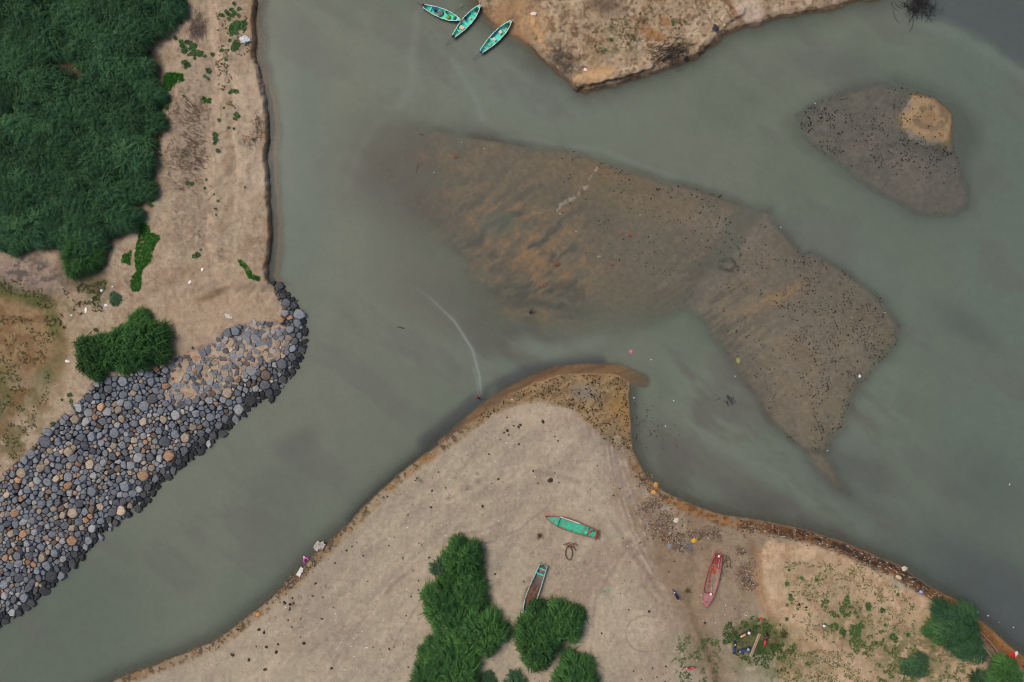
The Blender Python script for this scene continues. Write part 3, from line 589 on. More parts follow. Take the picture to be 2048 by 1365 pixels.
# ------------------------------------------------------------------ shrubs: trunk and crown of arching feathery fronds
def fronds(R, nclump, n, L, w, seed, h=1.0, lean=.35, flat=.55):
    g = np.random.default_rng(seed); cl = []
    for i in range(nclump):
        a = 2.4*i+g.uniform(-.3, .3); rr = R*.74*math.sqrt((i+.3)/nclump); cl.append((rr*math.cos(a), rr*math.sin(a)))
    cl = np.array(cl); k = g.integers(0, nclump, n); a = g.uniform(0, 2*math.pi, n); cf = .98/math.sqrt(nclump); r0 = R*cf*np.sqrt(g.random(n)); hgt = g.uniform(.78, 1.12, nclump)[k]; lay = g.random(n)**.6
    p = cl[k]+np.stack([np.cos(a), np.sin(a)], 1)*(r0*.75)[:, None]; rad = np.linalg.norm(p, axis=1)
    dr = np.stack([np.cos(a), np.sin(a)], 1)*.8+p/np.maximum(rad, .3)[:, None]*lean*(rad/R)[:, None]*1.6+g.normal(0, .36, (n, 2)); dr /= np.linalg.norm(dr, axis=1)[:, None]
    side = np.stack([-dr[:, 1], dr[:, 0]], 1); Ln = L*g.uniform(.55, 1.2, n); hump = g.uniform(.12, .42, n); curl = g.normal(0, .62, n)
    dome = h*np.sqrt(np.clip(1-(rad/(R*1.15))**2, .08, 1)); clh = 1-.85*(r0/(R*cf))**2
    z0 = dome*hgt*(.5+.5*clh)*(.4+.6*lay)+g.uniform(-.28, .22, n)*h*.5
    T = 8; V = np.zeros((n, T, 3, 3), np.float32); ww = w*g.uniform(.5, 1.6, n)
    for i in range(T):
        t = i/(T-1); c2 = p+dr*(Ln*t)[:, None]+side*(curl*Ln*t*t)[:, None]; z = z0+hump*Ln*math.sin(math.pi*min(1, t*.75))-flat*Ln*t*t
        wd_ = ww*(math.sin(math.pi*(.12+.84*t))**.7)*(1 if i % 2 else .55)
        dn = dr+side*(2*curl*t)[:, None]; dn /= np.linalg.norm(dn, axis=1)[:, None]; sd_ = np.stack([-dn[:, 1], dn[:, 0]], 1)
        V[:, i, 0, :2] = c2-sd_*wd_[:, None]; V[:, i, 1, :2] = c2; V[:, i, 2, :2] = c2+sd_*wd_[:, None]
        V[:, i, 0, 2] = z-wd_*.45; V[:, i, 1, 2] = z; V[:, i, 2, 2] = z-wd_*.45
    V[..., 2] = np.maximum(V[..., 2], .08)
    idx = np.arange(n*T*3).reshape(n, T, 3); F = []
    for j in (0, 1): F.append(np.stack([idx[:, :-1, j], idx[:, 1:, j], idx[:, 1:, j+1], idx[:, :-1, j+1]], -1).reshape(-1, 4))
    tone = np.repeat(g.random(n)[:, None], T, 1)*.7+np.linspace(0, .3, T)[None, :]; clt = g.random(nclump)[k]
    return V.reshape(-1, 3), np.concatenate(F), np.repeat(tone[..., None], 3, -1).reshape(-1), np.repeat(np.repeat(clt[:, None], T, 1)[..., None], 3, -1).reshape(-1)
def leaf_mat():
    m, nt, b = node_mat('foliage'); a = nt.nodes.new('ShaderNodeAttribute'); a.attribute_name = 'Col'; oi = nt.nodes.new('ShaderNodeObjectInfo')
    mr = nt.nodes.new('ShaderNodeMapRange'); mr.inputs[3].default_value = .72; mr.inputs[4].default_value = 1.28; nt.links.new(oi.outputs['Random'], mr.inputs[0])
    vm = nt.nodes.new('ShaderNodeVectorMath'); vm.operation = 'SCALE'; nt.links.new(a.outputs['Color'], vm.inputs[0]); nt.links.new(mr.outputs[0], vm.inputs[3])
    nt.links.new(vm.outputs[0], b.inputs['Base Color']); b.inputs['Roughness'].default_value = .6; b.inputs['Specular IOR Level'].default_value = .15
    tl = nt.nodes.new('ShaderNodeBsdfTranslucent'); nt.links.new(vm.outputs[0], tl.inputs[0]); ms = nt.nodes.new('ShaderNodeMixShader'); ms.inputs[0].default_value = .18
    out = nt.nodes['Material Output']; nt.links.new(b.outputs[0], ms.inputs[1]); nt.links.new(tl.outputs[0], ms.inputs[2]); nt.links.new(ms.outputs[0], out.inputs[0]); return m
LEAF = leaf_mat(); BARK = mat((92,78,64), .9, .3, 6, bump=.5)
def trunk_mb(R, h, seed):
    q = random.Random(seed); b = MB(); b.tube([(0,0,-.4), (.05,.03,.3*h), (.1,0,.5*h)], .16, 8, .10)
    for i in range(7):
        a = 2*math.pi*i/7+q.uniform(-.3, .3); r = R*q.uniform(.5, .8)
        b.tube([(.05,.03,.25*h), (r*.35*math.cos(a), r*.35*math.sin(a), .5*h), (r*.7*math.cos(a+.2), r*.7*math.sin(a+.2), .62*h), (r*math.cos(a+.1), r*math.sin(a+.1), .6*h)], .08, 6, .02)
    return b
PAL = {'thicket': [(40,74,50),(88,126,80),(38,78,58),(122,148,90)], 'bright': [(34,70,38),(92,136,66),(40,78,50),(126,154,86)], 'low': [(50,84,58),(92,126,80),(46,80,62),(120,146,92)], 'blue': [(52,88,70),(92,128,100),(60,96,84),(112,140,104)]}
protos = {}
def crown_proto(kind, v, R, ncl, n, L, w, h, lean=.35, flat=.55):
    V, F, t, c = fronds(R, ncl, n, L, w, 100+v*7+len(kind), h, lean, flat); p = [s2l(x) for x in PAL[kind]]
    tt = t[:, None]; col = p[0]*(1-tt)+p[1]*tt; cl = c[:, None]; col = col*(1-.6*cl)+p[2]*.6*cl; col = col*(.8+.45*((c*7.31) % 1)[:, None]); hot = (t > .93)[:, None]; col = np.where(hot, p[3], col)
    o = mesh_np('crown', V, F, LEAF, col.astype(np.float32)); tr = trunk_mb(R, h, v).build('trunk', BARK, smooth=True)
    SC.collection.objects.unlink(o); SC.collection.objects.unlink(tr)
    protos.setdefault(kind, []).append((o, tr, R))
for v in range(6): crown_proto('thicket', v, 4.2, 15, 3600, 1.1, .066, 2.8)
for v in range(4): crown_proto('bright', v, 3.6, 10, 2100, 1.12, .075, 2.5, .55, .6)
for v in range(2): crown_proto('blue', v, 3.6, 9, 1900, .9, .06, 2.0)
for v in range(2): crown_proto('low', v, 1.8, 7, 420, .8, .07, 1.1)
tq = random.Random(21)
def shrub(px, py, rpx, kind, label, group=None, hs=1, name='mesquite_shrub', v=None):
    pr = protos[kind][tq.randrange(len(protos[kind])) if v is None else v]; z = zat(px, py); sc = rpx*S/pr[2]
    # canopy at about 2 m: stand the plant where its crown is seen
    e = empty(name, W(px, py, z+1.2)[:2]+(z,), tq.uniform(0, 6.28), label, 'shrub', group); e.scale = (sc*tq.uniform(.95, 1.08), sc*tq.uniform(.95, 1.08), sc*hs)
    for c in pr[:2]:
        k = c.copy(); SC.collection.objects.link(k); k.parent = e
    return e
def poisson(poly, rad, seed, x0, x1, y0, y1, tries=4000, pad=0):
    q = random.Random(seed); P = []; C = np.array([(q.uniform(x0, x1), q.uniform(y0, y1)) for _ in range(tries)]); I = inpoly(C[:, 0], C[:, 1], poly) > pad
    for (x, y), ok in zip(C, I):
        if ok and all((x-a)**2+(y-b)**2 > rad*rad for a, b in P): P.append((x, y))
    return P
GAPS = [(150,160,9), (112,-4,6)]
for (x, y) in poisson(FOREST, 38, 4, -85, 372, -85, 560, 5000, 24):
    if any((x-a)**2+(y-b)**2 < (r+26)**2 for a, b, r in GAPS): continue
    dE = float(inpoly([x], [y], FOREST)[0]); edge = dE < 60 and x > 0 and y > 0
    kd = 'blue' if (tq.random() < .05 and x < 200) else 'thicket'
    lb = ('blue green shrub inside the dense green thicket' if kd == 'blue' else 'feathery green shrub on the sandy outer edge of the thicket') if (edge or kd == 'blue') else 'dark green shrub deep inside the dense thicket'
    shrub(x, y, tq.uniform(37, 50) if dE > 40 else tq.uniform(31, 38), kd, lb, lb.replace('shrub', 'shrubs'))
shrub(184, 150, 22, 'low', 'small greyish shrub beside a bare gap in the thicket', hs=.7)
shrub(160, 515, 40, 'bright', 'rounded shrub jutting out of the southern tip of the thicket', hs=1.2)
shrub(172, 480, 40, 'thicket', 'shrub just behind the southern tip of the thicket')
shrub(290, 685, 50, 'bright', 'large bushy shrub at the top corner of the riprap bank', hs=1.2)
shrub(275, 652, 30, 'bright', 'smaller bright shrub on the upper side of the pair above the riprap')
shrub(192, 712, 46, 'bright', 'darker shrub on the left of the pair above the riprap', hs=1.1)
shrub(240, 697, 47, 'bright', 'shrub between the two big ones above the riprap')
shrub(222, 597, 13, 'low', 'tiny blue green bush on the sand beside white scraps', hs=.6)
for (x, y, r, l, hs) in ((928,1122,46,'rounded shrub at the top of the clump in the middle of the spit',1.2), (888,1140,26,'small leafy shrub left of the topmost shrub of the clump',1),
    (888,1188,44,'left one of two dark shrubs in the upper middle of the clump',1.2), (936,1188,42,'right one of two dark shrubs in the upper middle of the clump',1.1), (900,1240,44,'shrub in the middle of the clump with a dry grey patch',1), (966,1266,50,'bright rounded shrub sticking out on the right of the clump',1.1),
    (905,1292,42,'shrub in the lower middle of the clump on the spit',1.1), (872,1308,32,'left hand shrub low in the clump on the spit',1), (915,1342,46,'lowest dark shrub of the clump on the spit',1.1), (862,1348,42,'leftmost shrub at the foot of the clump',1),
    (1124,1240,45,'shrub spreading to the right of the moored up brush boat',1.2), (1076,1250,44,'tall shrub hanging over the bow of the brush filled boat',1.2), (1074,1290,50,'lower shrub of the group below the brush filled boat',1.2),
    (1152,1352,44,'rounded shrub at the bottom edge under the brush boat group',1.1), (1030,1378,26,'shrub cut by the bottom edge between two larger groups',1), (975,1368,18,'little shrub cut by the bottom edge beside the clump',.8)):
    shrub(x, y, r, 'bright' if r > 26 else 'low', l, hs=hs)
for (x, y, r, kd, l, hs) in ((1905,1245,50,'thicket','large dark shrub on the river bank at the lower right',1.3), (1880,1262,28,'bright','bright green shrub in front of the large dark one at the lower right',1.2), (1935,1290,36,'thicket','shrub beside the half hidden wooden boat',1),
    (1955,1312,24,'low','low bluish shrub at the side of the wooden boat',.7), (2012,1352,36,'bright','bright shrub in the bottom right corner beyond the wooden boat',.9), (1838,1338,24,'low','bluish bush near the bottom edge left of the large dark shrub',.7), (1970,1366,22,'low','small dark bush at the bottom edge near the corner',.7)):
    shrub(x, y, r, kd, l, hs=hs)
# ------------------------------------------------------------------ boats
TEAL = (66,196,172); 
def boat(name, label, stern, bow, prof, cols, z, h=.62, floor=.2, deck=None, benches=(), group=None, bowrise=.3, sternrise=.05, transom=None, ribs=0):
    """prof: [(t, halfwidth m)] from stern 0 to bow 1; returns placed root and a local->world function"""
    zc = z+h; a = W(*stern, zc); b = W(*bow, zc); L = math.hypot(b[0]-a[0], b[1]-a[1]); ang = math.atan2(b[1]-a[1], b[0]-a[0])
    root = empty(name, (a[0], a[1], z), ang, label, 'boat', group); n = 26; T = [i/n for i in range(n+1)]
    w = lambda t: float(np.interp(t, [p[0] for p in prof], [p[1] for p in prof]))
    sh = lambda t: h+bowrise*max(0, (t-.55)/.45)**2+sternrise*max(0, (.3-t)/.3)**2
    kl = lambda t: .02+bowrise*.9*max(0, (t-.78)/.22)**2
    rim, hull, inner, dk = cols
    m = MB(); V = []
    for t in T:
        W_ = max(w(t), .02); x = t*L
        V += [(x, -W_, sh(t)-.02), (x, -W_*.93, sh(t)*.55+kl(t)*.45), (x, -W_*.62, kl(t)+.04), (x, 0, kl(t)), (x, W_*.62, kl(t)+.04), (x, W_*.93, sh(t)*.55+kl(t)*.45), (x, W_, sh(t)-.02)]
    F = [(i*7+j, (i+1)*7+j, (i+1)*7+j+1, i*7+j+1) for i in range(n) for j in range(6)]+[(0,1,2,3,4,5,6)]
    m.add(V, F); m.build('hull', mat(hull, .55, .22, 2, dirt=(110,92,80)), root)
    m = MB(); V = []
    for t in T[:-1]:
        W_ = max(w(t)-.07, .015); x = max(t*L, .06); fl = max(floor, kl(t)+.1)
        V += [(x, -W_, sh(t)-.01), (x, -W_*.93, (sh(t)+fl)/2), (x, -W_*.72, fl), (x, 0, fl-.01), (x, W_*.72, fl), (x, W_*.93, (sh(t)+fl)/2), (x, W_, sh(t)-.01)]
    F = [(i*7+j+1, (i+1)*7+j+1, (i+1)*7+j, i*7+j) for i in range(n-1) for j in range(6)]+[(6,5,4,3,2,1,0)]
    m.add(V, F); m.build('interior', mat(inner, .6, .22, 2.5, dirt=(130,120,100)), root)
    for sg in (-1, 1):
        m = MB(); V = []
        for t in T:
            W_ = max(w(t), .03); x = t*L; z1 = sh(t)
            V += [(x, sg*(W_+.025), z1-.06), (x, sg*(W_+.025), z1+.02), (x, sg*max(W_-.085, 0), z1+.02), (x, sg*max(W_-.085, 0), z1-.04)]
        F = [(i*4+j, (i+1)*4+j, (i+1)*4+(j+1)%4, i*4+(j+1)%4) for i in range(n) for j in range(4)]+[(0,1,2,3), (n*4+3,n*4+2,n*4+1,n*4)]
        m.add(V, F); m.build('gunwale', mat(rim, .5, .18, 5, dirt=(150,120,100)), root)
    if deck:
        m = MB(); t0 = deck; ts = [t0+(.985-t0)*i/8 for i in range(9)]; V = []
        for t in ts: V += [(t*L, -max(w(t)-.08, .01), sh(t)-.05), (t*L, 0, sh(t)-.02), (t*L, max(w(t)-.08, .01), sh(t)-.05)]
        F = [(i*3+j, (i+1)*3+j, (i+1)*3+j+1, i*3+j+1) for i in range(8) for j in (0, 1)]
        V += [(t0*L, -(w(t0)-.08), floor), (t0*L, w(t0)-.08, floor)]; F.append((0, 1, 2, 28, 27)); m.add(V, F)
        m.build('foredeck', mat(dk, .6, .2, 3, dirt=(130,120,110)), root)
    for (t, wd, cc, zz) in benches:
        m = MB(); m.box((t*L, 0, zz), (wd, 2*w(t)-.15, .05), bev=.01); m.build('bench', mat(cc, .6, .18, 3), root)
    tc = transom or rim
    m = MB(); m.box((-.02, 0, sh(0)*.5+.12), (.09, 2*w(0)+.06, sh(0)*.75), bev=.02); m.build('transom', mat(tc, .55, .2, 4), root)
    if ribs:
        for i in range(ribs):
            t = .1+.7*i/ribs; m = MB(); m.box((t*L, 0, floor+.02), (.05, 2*w(t)*.72, .04)); m.build('rib', mat(inner, .6, .3, 3), root)
    ca, sa = math.cos(ang), math.sin(ang)
    def at(t, s, zz=0):
        x, y = t*L, -s*w(t)           # s: +1 = right hand side looking to the bow
        return (a[0]+x*ca-y*sa, a[1]+x*sa+y*ca, z+zz)
    return root, L, w, sh, at, ang
def engine(root, x, y, z, hood, cap, shaft=1.8, tilt=-.4, aft=True):
    """outboard of a long shaft: hood, clamp, shaft, propeller, tiller"""
    m = MB(); m.box((x, y, z+.22), (.42, .34, .34), bev=.07); m.box((x+.02, y, z+.42), (.30, .26, .1), bev=.04); e = m.build('engine', mat(hood, .4, .1, 5, spec=.5), root)
    m = MB(); m.box((x+.02, y, z+.49), (.18, .16, .05), bev=.02); m.build('cap', mat(cap, .4, .1), e)
    m = MB(); m.box((x+.1, y, z), (.16, .22, .22)); m.build('clamp', mat((60,60,62), .5, .2), e)
    d = -1 if aft else 1; m = MB(); m.tube([(x+d*.15, y, z+.15), (x+d*(.15+shaft), y+.15, z+.15+tilt*shaft*.55)], .03, 6); sh_ = m.build('shaft', mat((52,54,58), .5, .2), e)
    m = MB(); cx, cz = x+d*(.15+shaft), z+.15+tilt*shaft*.55
    for k in range(3):
        a = 2.09*k; m.add([(cx, y+.15+.03*math.cos(a), cz+.03*math.sin(a)), (cx+.03, y+.15+.14*math.cos(a-.3), cz+.14*math.sin(a-.3)), (cx-.03, y+.15+.14*math.cos(a+.3), cz+.14*math.sin(a+.3))], [(0,1,2)])
    m.build('propeller', mat((96,86,60), .4, .2), sh_)
    m = MB(); m.tube([(x-d*.2, y, z+.3), (x-d*.75, y-.05, z+.36)], .022, 6); m.build('tiller', mat((44,46,50), .5, .2), e)
    return e
SLIM = [(0,.32),(.1,.46),(.3,.70),(.5,.78),(.7,.70),(.85,.44),(.95,.17),(1,.02)]
TQ = (76,222,196); TQD = (46,166,146)
b1 = boat('fishing_boat', 'turquoise boat afloat with nets and drum aboard and its stern pointing upper left', (848,13), (922,42), SLIM, ((186,224,206),(28,62,120),TQ,TQ), -.12, deck=.88, benches=((.17,.25,TQ,.42),(.80,.2,TQD,.45)), group='turquoise boats at the sandy landing')
b2 = boat('fishing_boat', 'turquoise boat afloat between the other two with its bow on the beach', (908,72), (962,10), SLIM, ((190,222,208),(190,150,150),TQ,TQ), -.12, deck=.90, benches=((.17,.22,TQ,.42),(.27,.30,TQD,.40),(.42,.45,TQ,.42),(.71,.14,TQD,.42)), group='turquoise boats at the sandy landing')
b3 = boat('fishing_boat', 'turquoise boat afloat with two cream foam boxes and a blue stern engine', (963,103), (1025,41), SLIM, ((190,222,208),(176,140,160),TQ,TQ), -.12, deck=.91, benches=((.13,.18,TQ,.42),(.20,.12,TQD,.42),(.36,.28,TQ,.42),(.68,.14,TQD,.42)), group='turquoise boats at the sandy landing')
engine(b1[0], -.22, .1, .5, (96,38,42), (140,70,70), 1.1); engine(b2[0], -.2, 0, .5, (24,26,30), (44,48,52), 1.5); engine(b3[0], -.2, 0, .5, (40,84,160), (90,140,210), 1.4)
for bt in (b2, b3):     # stem post and blue locker inside
    m = MB(); m.tube([(bt[1]*.97, .05, bt[3](1)-.05), (bt[1]*1.03, .12, bt[3](1)+.3), (bt[1]*1.09, .25, bt[3](1)+.32)], .045, 6, .03); m.build('bow_rope', mat((58,64,130), .7, .2), bt[0])
    m = MB(); m.box((bt[1]*.55, .50, .36), (bt[1]*.34, .12, .16), bev=.02); m.build('side_locker', mat((34,70,150), .6, .15), bt[0])
def thing_mb(name, mb, m_, loc, rz, label, cat, group=None, smooth=False):
    o = mb.build(name, m_, None, smooth); o.location = loc; o.rotation_euler = (0, 0, rz); return tag(o, label, cat, group)
def foambox(at, t, s, ang, lbl, c=(222,186,160), d=(.62,.48,.3)):
    p = at(t, s, .22); e = empty('foam_box', p, ang+.2, lbl, 'box')
    m = MB(); m.box((0,0,d[2]/2), (d[0]*.94, d[1]*.94, d[2]), bev=.03); m.build('box_body', mat(c, .7, .08), e)
    m = MB(); m.box((0,0,d[2]+.035), (d[0], d[1], .07), bev=.03); m.build('lid', mat(tuple(min(255,x+8) for x in c), .7, .08), e)
foambox(b2[4], .28, .1, b2[5]+1.57, 'cream foam box in the middle turquoise boat', d=(.7,.55,.3))
foambox(b3[4], .40, .05, b3[5]+1.57, 'oval cream foam box nearer the stern of the rightmost turquoise boat', d=(.6,.45,.3))
foambox(b3[4], .62, -.1, b3[5]+1.3, 'square cream foam box nearer the bow of the rightmost turquoise boat', d=(.5,.5,.3), c=(214,196,160))
def netpile(p, r, c, label, seed, h=.25, cat='net', name='net_pile', rx=1.3):
    m = MB(); q = random.Random(seed); m.blob((0,0,h*.3), (r*rx, r, h), 16, 8, .14, seed)
    e = thing_mb(name, m, mat(c, .9, .35, 9, bump=.8), p, q.uniform(0, 3), label, cat, smooth=False)
    m2 = MB()
    for k in range(12):
        pts = []; a = q.uniform(0, 6.3); rr = r*q.uniform(.3, .9)
        for i in range(9): a += .5; pts.append((rr*rx*math.cos(a), rr*math.sin(a), h*.3+h*1.02*math.sqrt(max(.05, 1-(rr/r)**2))+.01))
        m2.tube(pts, .016, 4)
    m2.build('rope', mat(tuple(int(min(255, x*1.3+14)) for x in c), .9, .2, 8), e); return e
netpile(b1[4](.44, 0, .24), .42, (110,108,104), 'round grey heap of netting amidships in the leftmost turquoise boat', 3)
netpile(b1[4](.66, .1, .24), .32, (128,138,40), 'yellow green tarpaulin heap in the leftmost turquoise boat', 4, rx=1.1, name='tarpaulin', cat='tarpaulin')
netpile(b1[4](.84, .0, .45), .22, (70,74,78), 'grey bundle of gear at the bow of the leftmost turquoise boat', 6, name='gear_bundle', cat='bundle')
netpile(b2[4](.84, .1, .3), .20, (66,56,44), 'brown coil of line near the bow of the middle turquoise boat', 7, name='rope_coil', cat='rope', h=.1)
netpile(b3[4](.84, .1, .3), .24, (44,84,70), 'dark green net under the bow of the rightmost turquoise boat', 8, h=.12)
netpile(b3[4](.26, .1, .22), .28, (96,160,140), 'pale green net heap in the stern half of the rightmost turquoise boat', 9, h=.1)
netpile(b2[4](.60, .1, .24), .16, (196,150,80), 'small orange float bundle on the floor of the middle turquoise boat', 10, h=.1, name='float_bundle', cat='bundle')
m = MB(); m.tube([(0,0,0),(0,0,.75)], .26, 14); m.ring((0,0,.75), .24, .03, 14, 6); thing_mb('drum', m, mat((36,58,150), .4, .1), b1[4](.28, -.25, .22), 0, 'blue plastic drum in the leftmost turquoise boat', 'drum')
m = MB(); m.box((0,0,.2), (.22,.34,.4), bev=.05); m.box((0,.05,.45), (.1,.1,.1), bev=.02); thing_mb('jerrycan', m, mat((26,28,32), .4, .1), b1[4](.58, -.6, .25), .5, 'black can standing against the side of the leftmost turquoise boat', 'can')
m = MB(); m.tube([(0,0,0),(.6,.55,.05),(1.3,1.0,0)], .025, 5); m.box((1.45,1.12,0), (.4,.14,.02), .7); thing_mb('oar', m, mat((126,132,84), .7, .2), b1[4](.70, -1.1, .5), .0, 'yellow green oar sticking out over the side of the leftmost boat', 'oar')
m = MB(); m.ring((0,0,.03), .2, .035, 18, 6); m.ring((.04,0,.09), .17, .035, 18, 6); m.ring((0,.03,.15), .15, .03, 18, 6); m.tube([(.2,0,.03),(.5,-.2,.02),(.75,-.1,.02)], .03, 5)
thing_mb('rope_coil', m, mat((190,128,110), .8, .2), b1[4](1.0, 0, .78), .4, 'pinkish rope coil where the bow of the left boat meets the middle boat', 'rope')
netpile((W(931,40)[0], W(931,40)[1], .45), .2, (24,24,26), 'black bag on the bench of the middle turquoise boat', 12, name='bag', cat='bag')
# --- boats drawn up on the spit
GZ = zat(1143,1055)
g1 = boat('fishing_boat', 'green boat with red rim and a white pole lying along its side, on the sand', (1193,1070), (1091,1034), [(0,.62),(.12,.74),(.35,.92),(.55,.98),(.72,.88),(.86,.56),(.95,.24),(1,.03)], ((148,62,58),(110,52,50),(62,182,146),(68,186,150)), GZ-.1, h=.85, floor=.5, deck=.74, benches=((.17,.10,(70,140,112),.78),(.24,.06,(70,140,112),.78)), transom=(150,50,44))
m = MB(); m.tube([(.36*g1[1], -.80, .9), (.75*g1[1], -.78, 1.02)], .075, 8); m.build('white_pole', mat((226,226,220), .5, .06), g1[0])
m = MB(); m.box((.62*g1[1]*.9, -.66, .7), (1.9,.08,.2)); m.build('side_plank', mat((120,84,74), .7, .2), g1[0])
engine(g1[0], .12*g1[1], -.5, .82, (128,158,170), (40,44,60), .9, .0)
m = MB(); m.box((.145*g1[1], -.05, .72), (.42,.36,.3), bev=.04); m.build('fuel_tank', mat((206,70,44), .5, .1), g1[0])
m = MB(); m.box((.19*g1[1], .25, .66), (.6,.5,.08), bev=.02); m.build('hatch', mat((90,190,170), .6, .1), g1[0])
m = MB(); m.box((-.05,0,.8), (.38,1.55,.14), .12, bev=.05); m.build('stern_platform', mat((156,50,42), .6, .25), g1[0])
RZ = zat(1422,1160)
g2 = boat('fishing_boat', 'rusty pink red boat on the sand with white caps at bow and stern', (1437,1111), (1410,1215), [(0,.58),(.12,.78),(.3,.98),(.5,1.06),(.7,.98),(.84,.72),(.94,.34),(1,.04)], ((176,100,100),(140,72,74),(146,118,102),(172,112,114)), RZ-.12, h=.85, floor=.42, deck=.74, benches=((.235,.22,(176,74,66),.72),(.72,.08,(160,70,66),.82)), transom=(150,48,46))
def patch(root, L, spots, c, z):
    m = MB(); q = random.Random(5)
    for (t, y, rx, ry, k) in spots:
        n = 14; base = [(t*L+rx*math.cos(2*math.pi*i/n)*q.uniform(.7, 1.2), y+ry*math.sin(2*math.pi*i/n)*q.uniform(.7, 1.2)) for i in range(n)]
        V = [(x, yy, z-.012) for x, yy in base]+[(x, yy, z) for x, yy in base]
        m.add(V, [tuple(range(n, 2*n))]+[(i, (i+1) % n, n+(i+1) % n, n+i) for i in range(n)])
    return m.build('rusty_floor_mat', mat(c, .9, .3, 3), root)
patch(g2[0], g2[1], ((.30,-.18,.35,.30,0),(.40,-.36,.7,.14,1),(.52,-.2,.35,.18,2),(.34,.22,.28,.2,3),(.62,-.16,.3,.12,4)), (158,74,44), .47)
patch(g2[0], g2[1], ((.46,.3,.6,.22,0),(.58,.25,.5,.22,1)), (120,122,112), .468)
m = MB(); m.box((.12*g2[1],.0,.7), (1.1,1.0,.1), bev=.03); m.build('stern_deck', mat((142,58,54), .6, .3, 3), g2[0])
m = MB(); m.box((.24*g2[1],.08,.82), (.34,.42,.2), bev=.05); m.build('fuel_tank', mat((214,66,58), .5, .1), g2[0])
m = MB(); m.box((-.02,-.42,.85), (.45,.5,.24), bev=.1); m.box((-.02,.42,.85), (.45,.5,.24), bev=.1); m.build('stern_platform', mat((160,44,42), .6, .25), g2[0])
e = engine(g2[0], .06, 0, .86, (214,206,204), (226,190,196), .5, 0)
m = MB(); m.tube([(.5,.3,.95),(.30*g2[1],.42,1.0)], .045, 7); m.build('long_shaft', mat((176,150,146), .5, .2), g2[0])
m = MB(); m.tube([(.58*g2[1],.25,.7),(.73*g2[1],.34,.98)], .03, 6); m.build('rod', mat((190,170,160), .5, .2), g2[0])
m = MB(); m.blob((.735*g2[1],.34,1.0), (.22,.2,.13), 12, 6, .06); m.build('white_cap', mat((236,234,230), .5, .04), g2[0], True)
m = MB(); m.box((.89*g2[1],0,1.02), (.1,.42,.06), bev=.02); m.build('bow_cleat', mat((40,40,56), .5, .1), g2[0])
BZ = zat(1075,1180)
g3 = boat('fishing_boat', 'narrow turquoise boat filled with dry brushwood, bow under a shrub', (1087,1131), (1046,1240), [(0,.64),(.15,.72),(.4,.90),(.6,.94),(.8,.68),(.93,.30),(1,.03)], ((150,206,200),(40,96,110),(104,92,84),(80,170,150)), BZ-.1, h=.7, floor=.25, deck=.84, benches=((.17,.3,(60,190,180),.5),(.08,.26,(120,180,160),.4)), transom=(140,190,160))
m = MB(); m.box((.04,0,.78), (.2,.28,.1)); m.build('engine_notch', mat((84,30,26), .7, .1), g3[0])
def tangle(name, p, r, n, c, label, cat, seed, ln=1.2, th=.02, h=.3, group=None, rz=0, align=None, elong=1):
    q = random.Random(seed); m = MB()
    for k in range(n):
        a = q.uniform(0, 6.28) if align is None else align+q.gauss(0, .25); x, y = q.gauss(0, r*.4)*(elong if align is None else 1), q.gauss(0, r*.4); l = ln*q.uniform(.4, 1.1); cu = q.uniform(-.8, .8); z = q.uniform(.02, h)
        if align is not None: x, y = q.gauss(0, r*.4*elong)*math.cos(align)-q.gauss(0, r*.4)*math.sin(align), q.gauss(0, r*.4*elong)*math.sin(align)+q.gauss(0, r*.35)*math.cos(align)
        pts = []
        for i in range(5):
            t = i/4-.5; pts.append((x+l*t*math.cos(a+cu*t), y+l*t*math.sin(a+cu*t), max(.01, z+q.uniform(-.04, .08)+.1*h*math.sin(3.14*(t+.5)))))
        m.tube(pts, th*q.uniform(.6, 1.5), 4, th*.5)
    return thing_mb(name, m, mat(c, .9, .35, 3), p, rz, label, cat, group)
tangle('brushwood', g3[4](.55, 0, .28), 1.3, 300, (142,110,92), 'load of dry brown sticks heaped inside the turquoise boat', 'brushwood', 2, 1.5, .022, .4, align=g3[5], elong=1.5)
WZ = zat(1985,1295)
g4 = boat('fishing_boat', 'old dark wooden boat half hidden by shrubs on the bank at the lower right', (2012,1338), (1948,1256), [(0,.26),(.15,.44),(.4,.66),(.6,.68),(.8,.46),(.93,.2),(1,.03)], ((150,132,112),(64,50,42),(112,74,52),(100,80,62)), WZ-.1, h=.6, floor=.15, ribs=8, transom=(90,74,60))
m = MB(); m.tube([(0,0,.1),(5.9,.2,.15)], .05, 6, .03); thing_mb('pole', m, mat((96,84,66), .9, .3, 3), W(2019,1331,WZ+.2), 2.25, 'long grey pole lying beside the old wooden boat', 'pole')

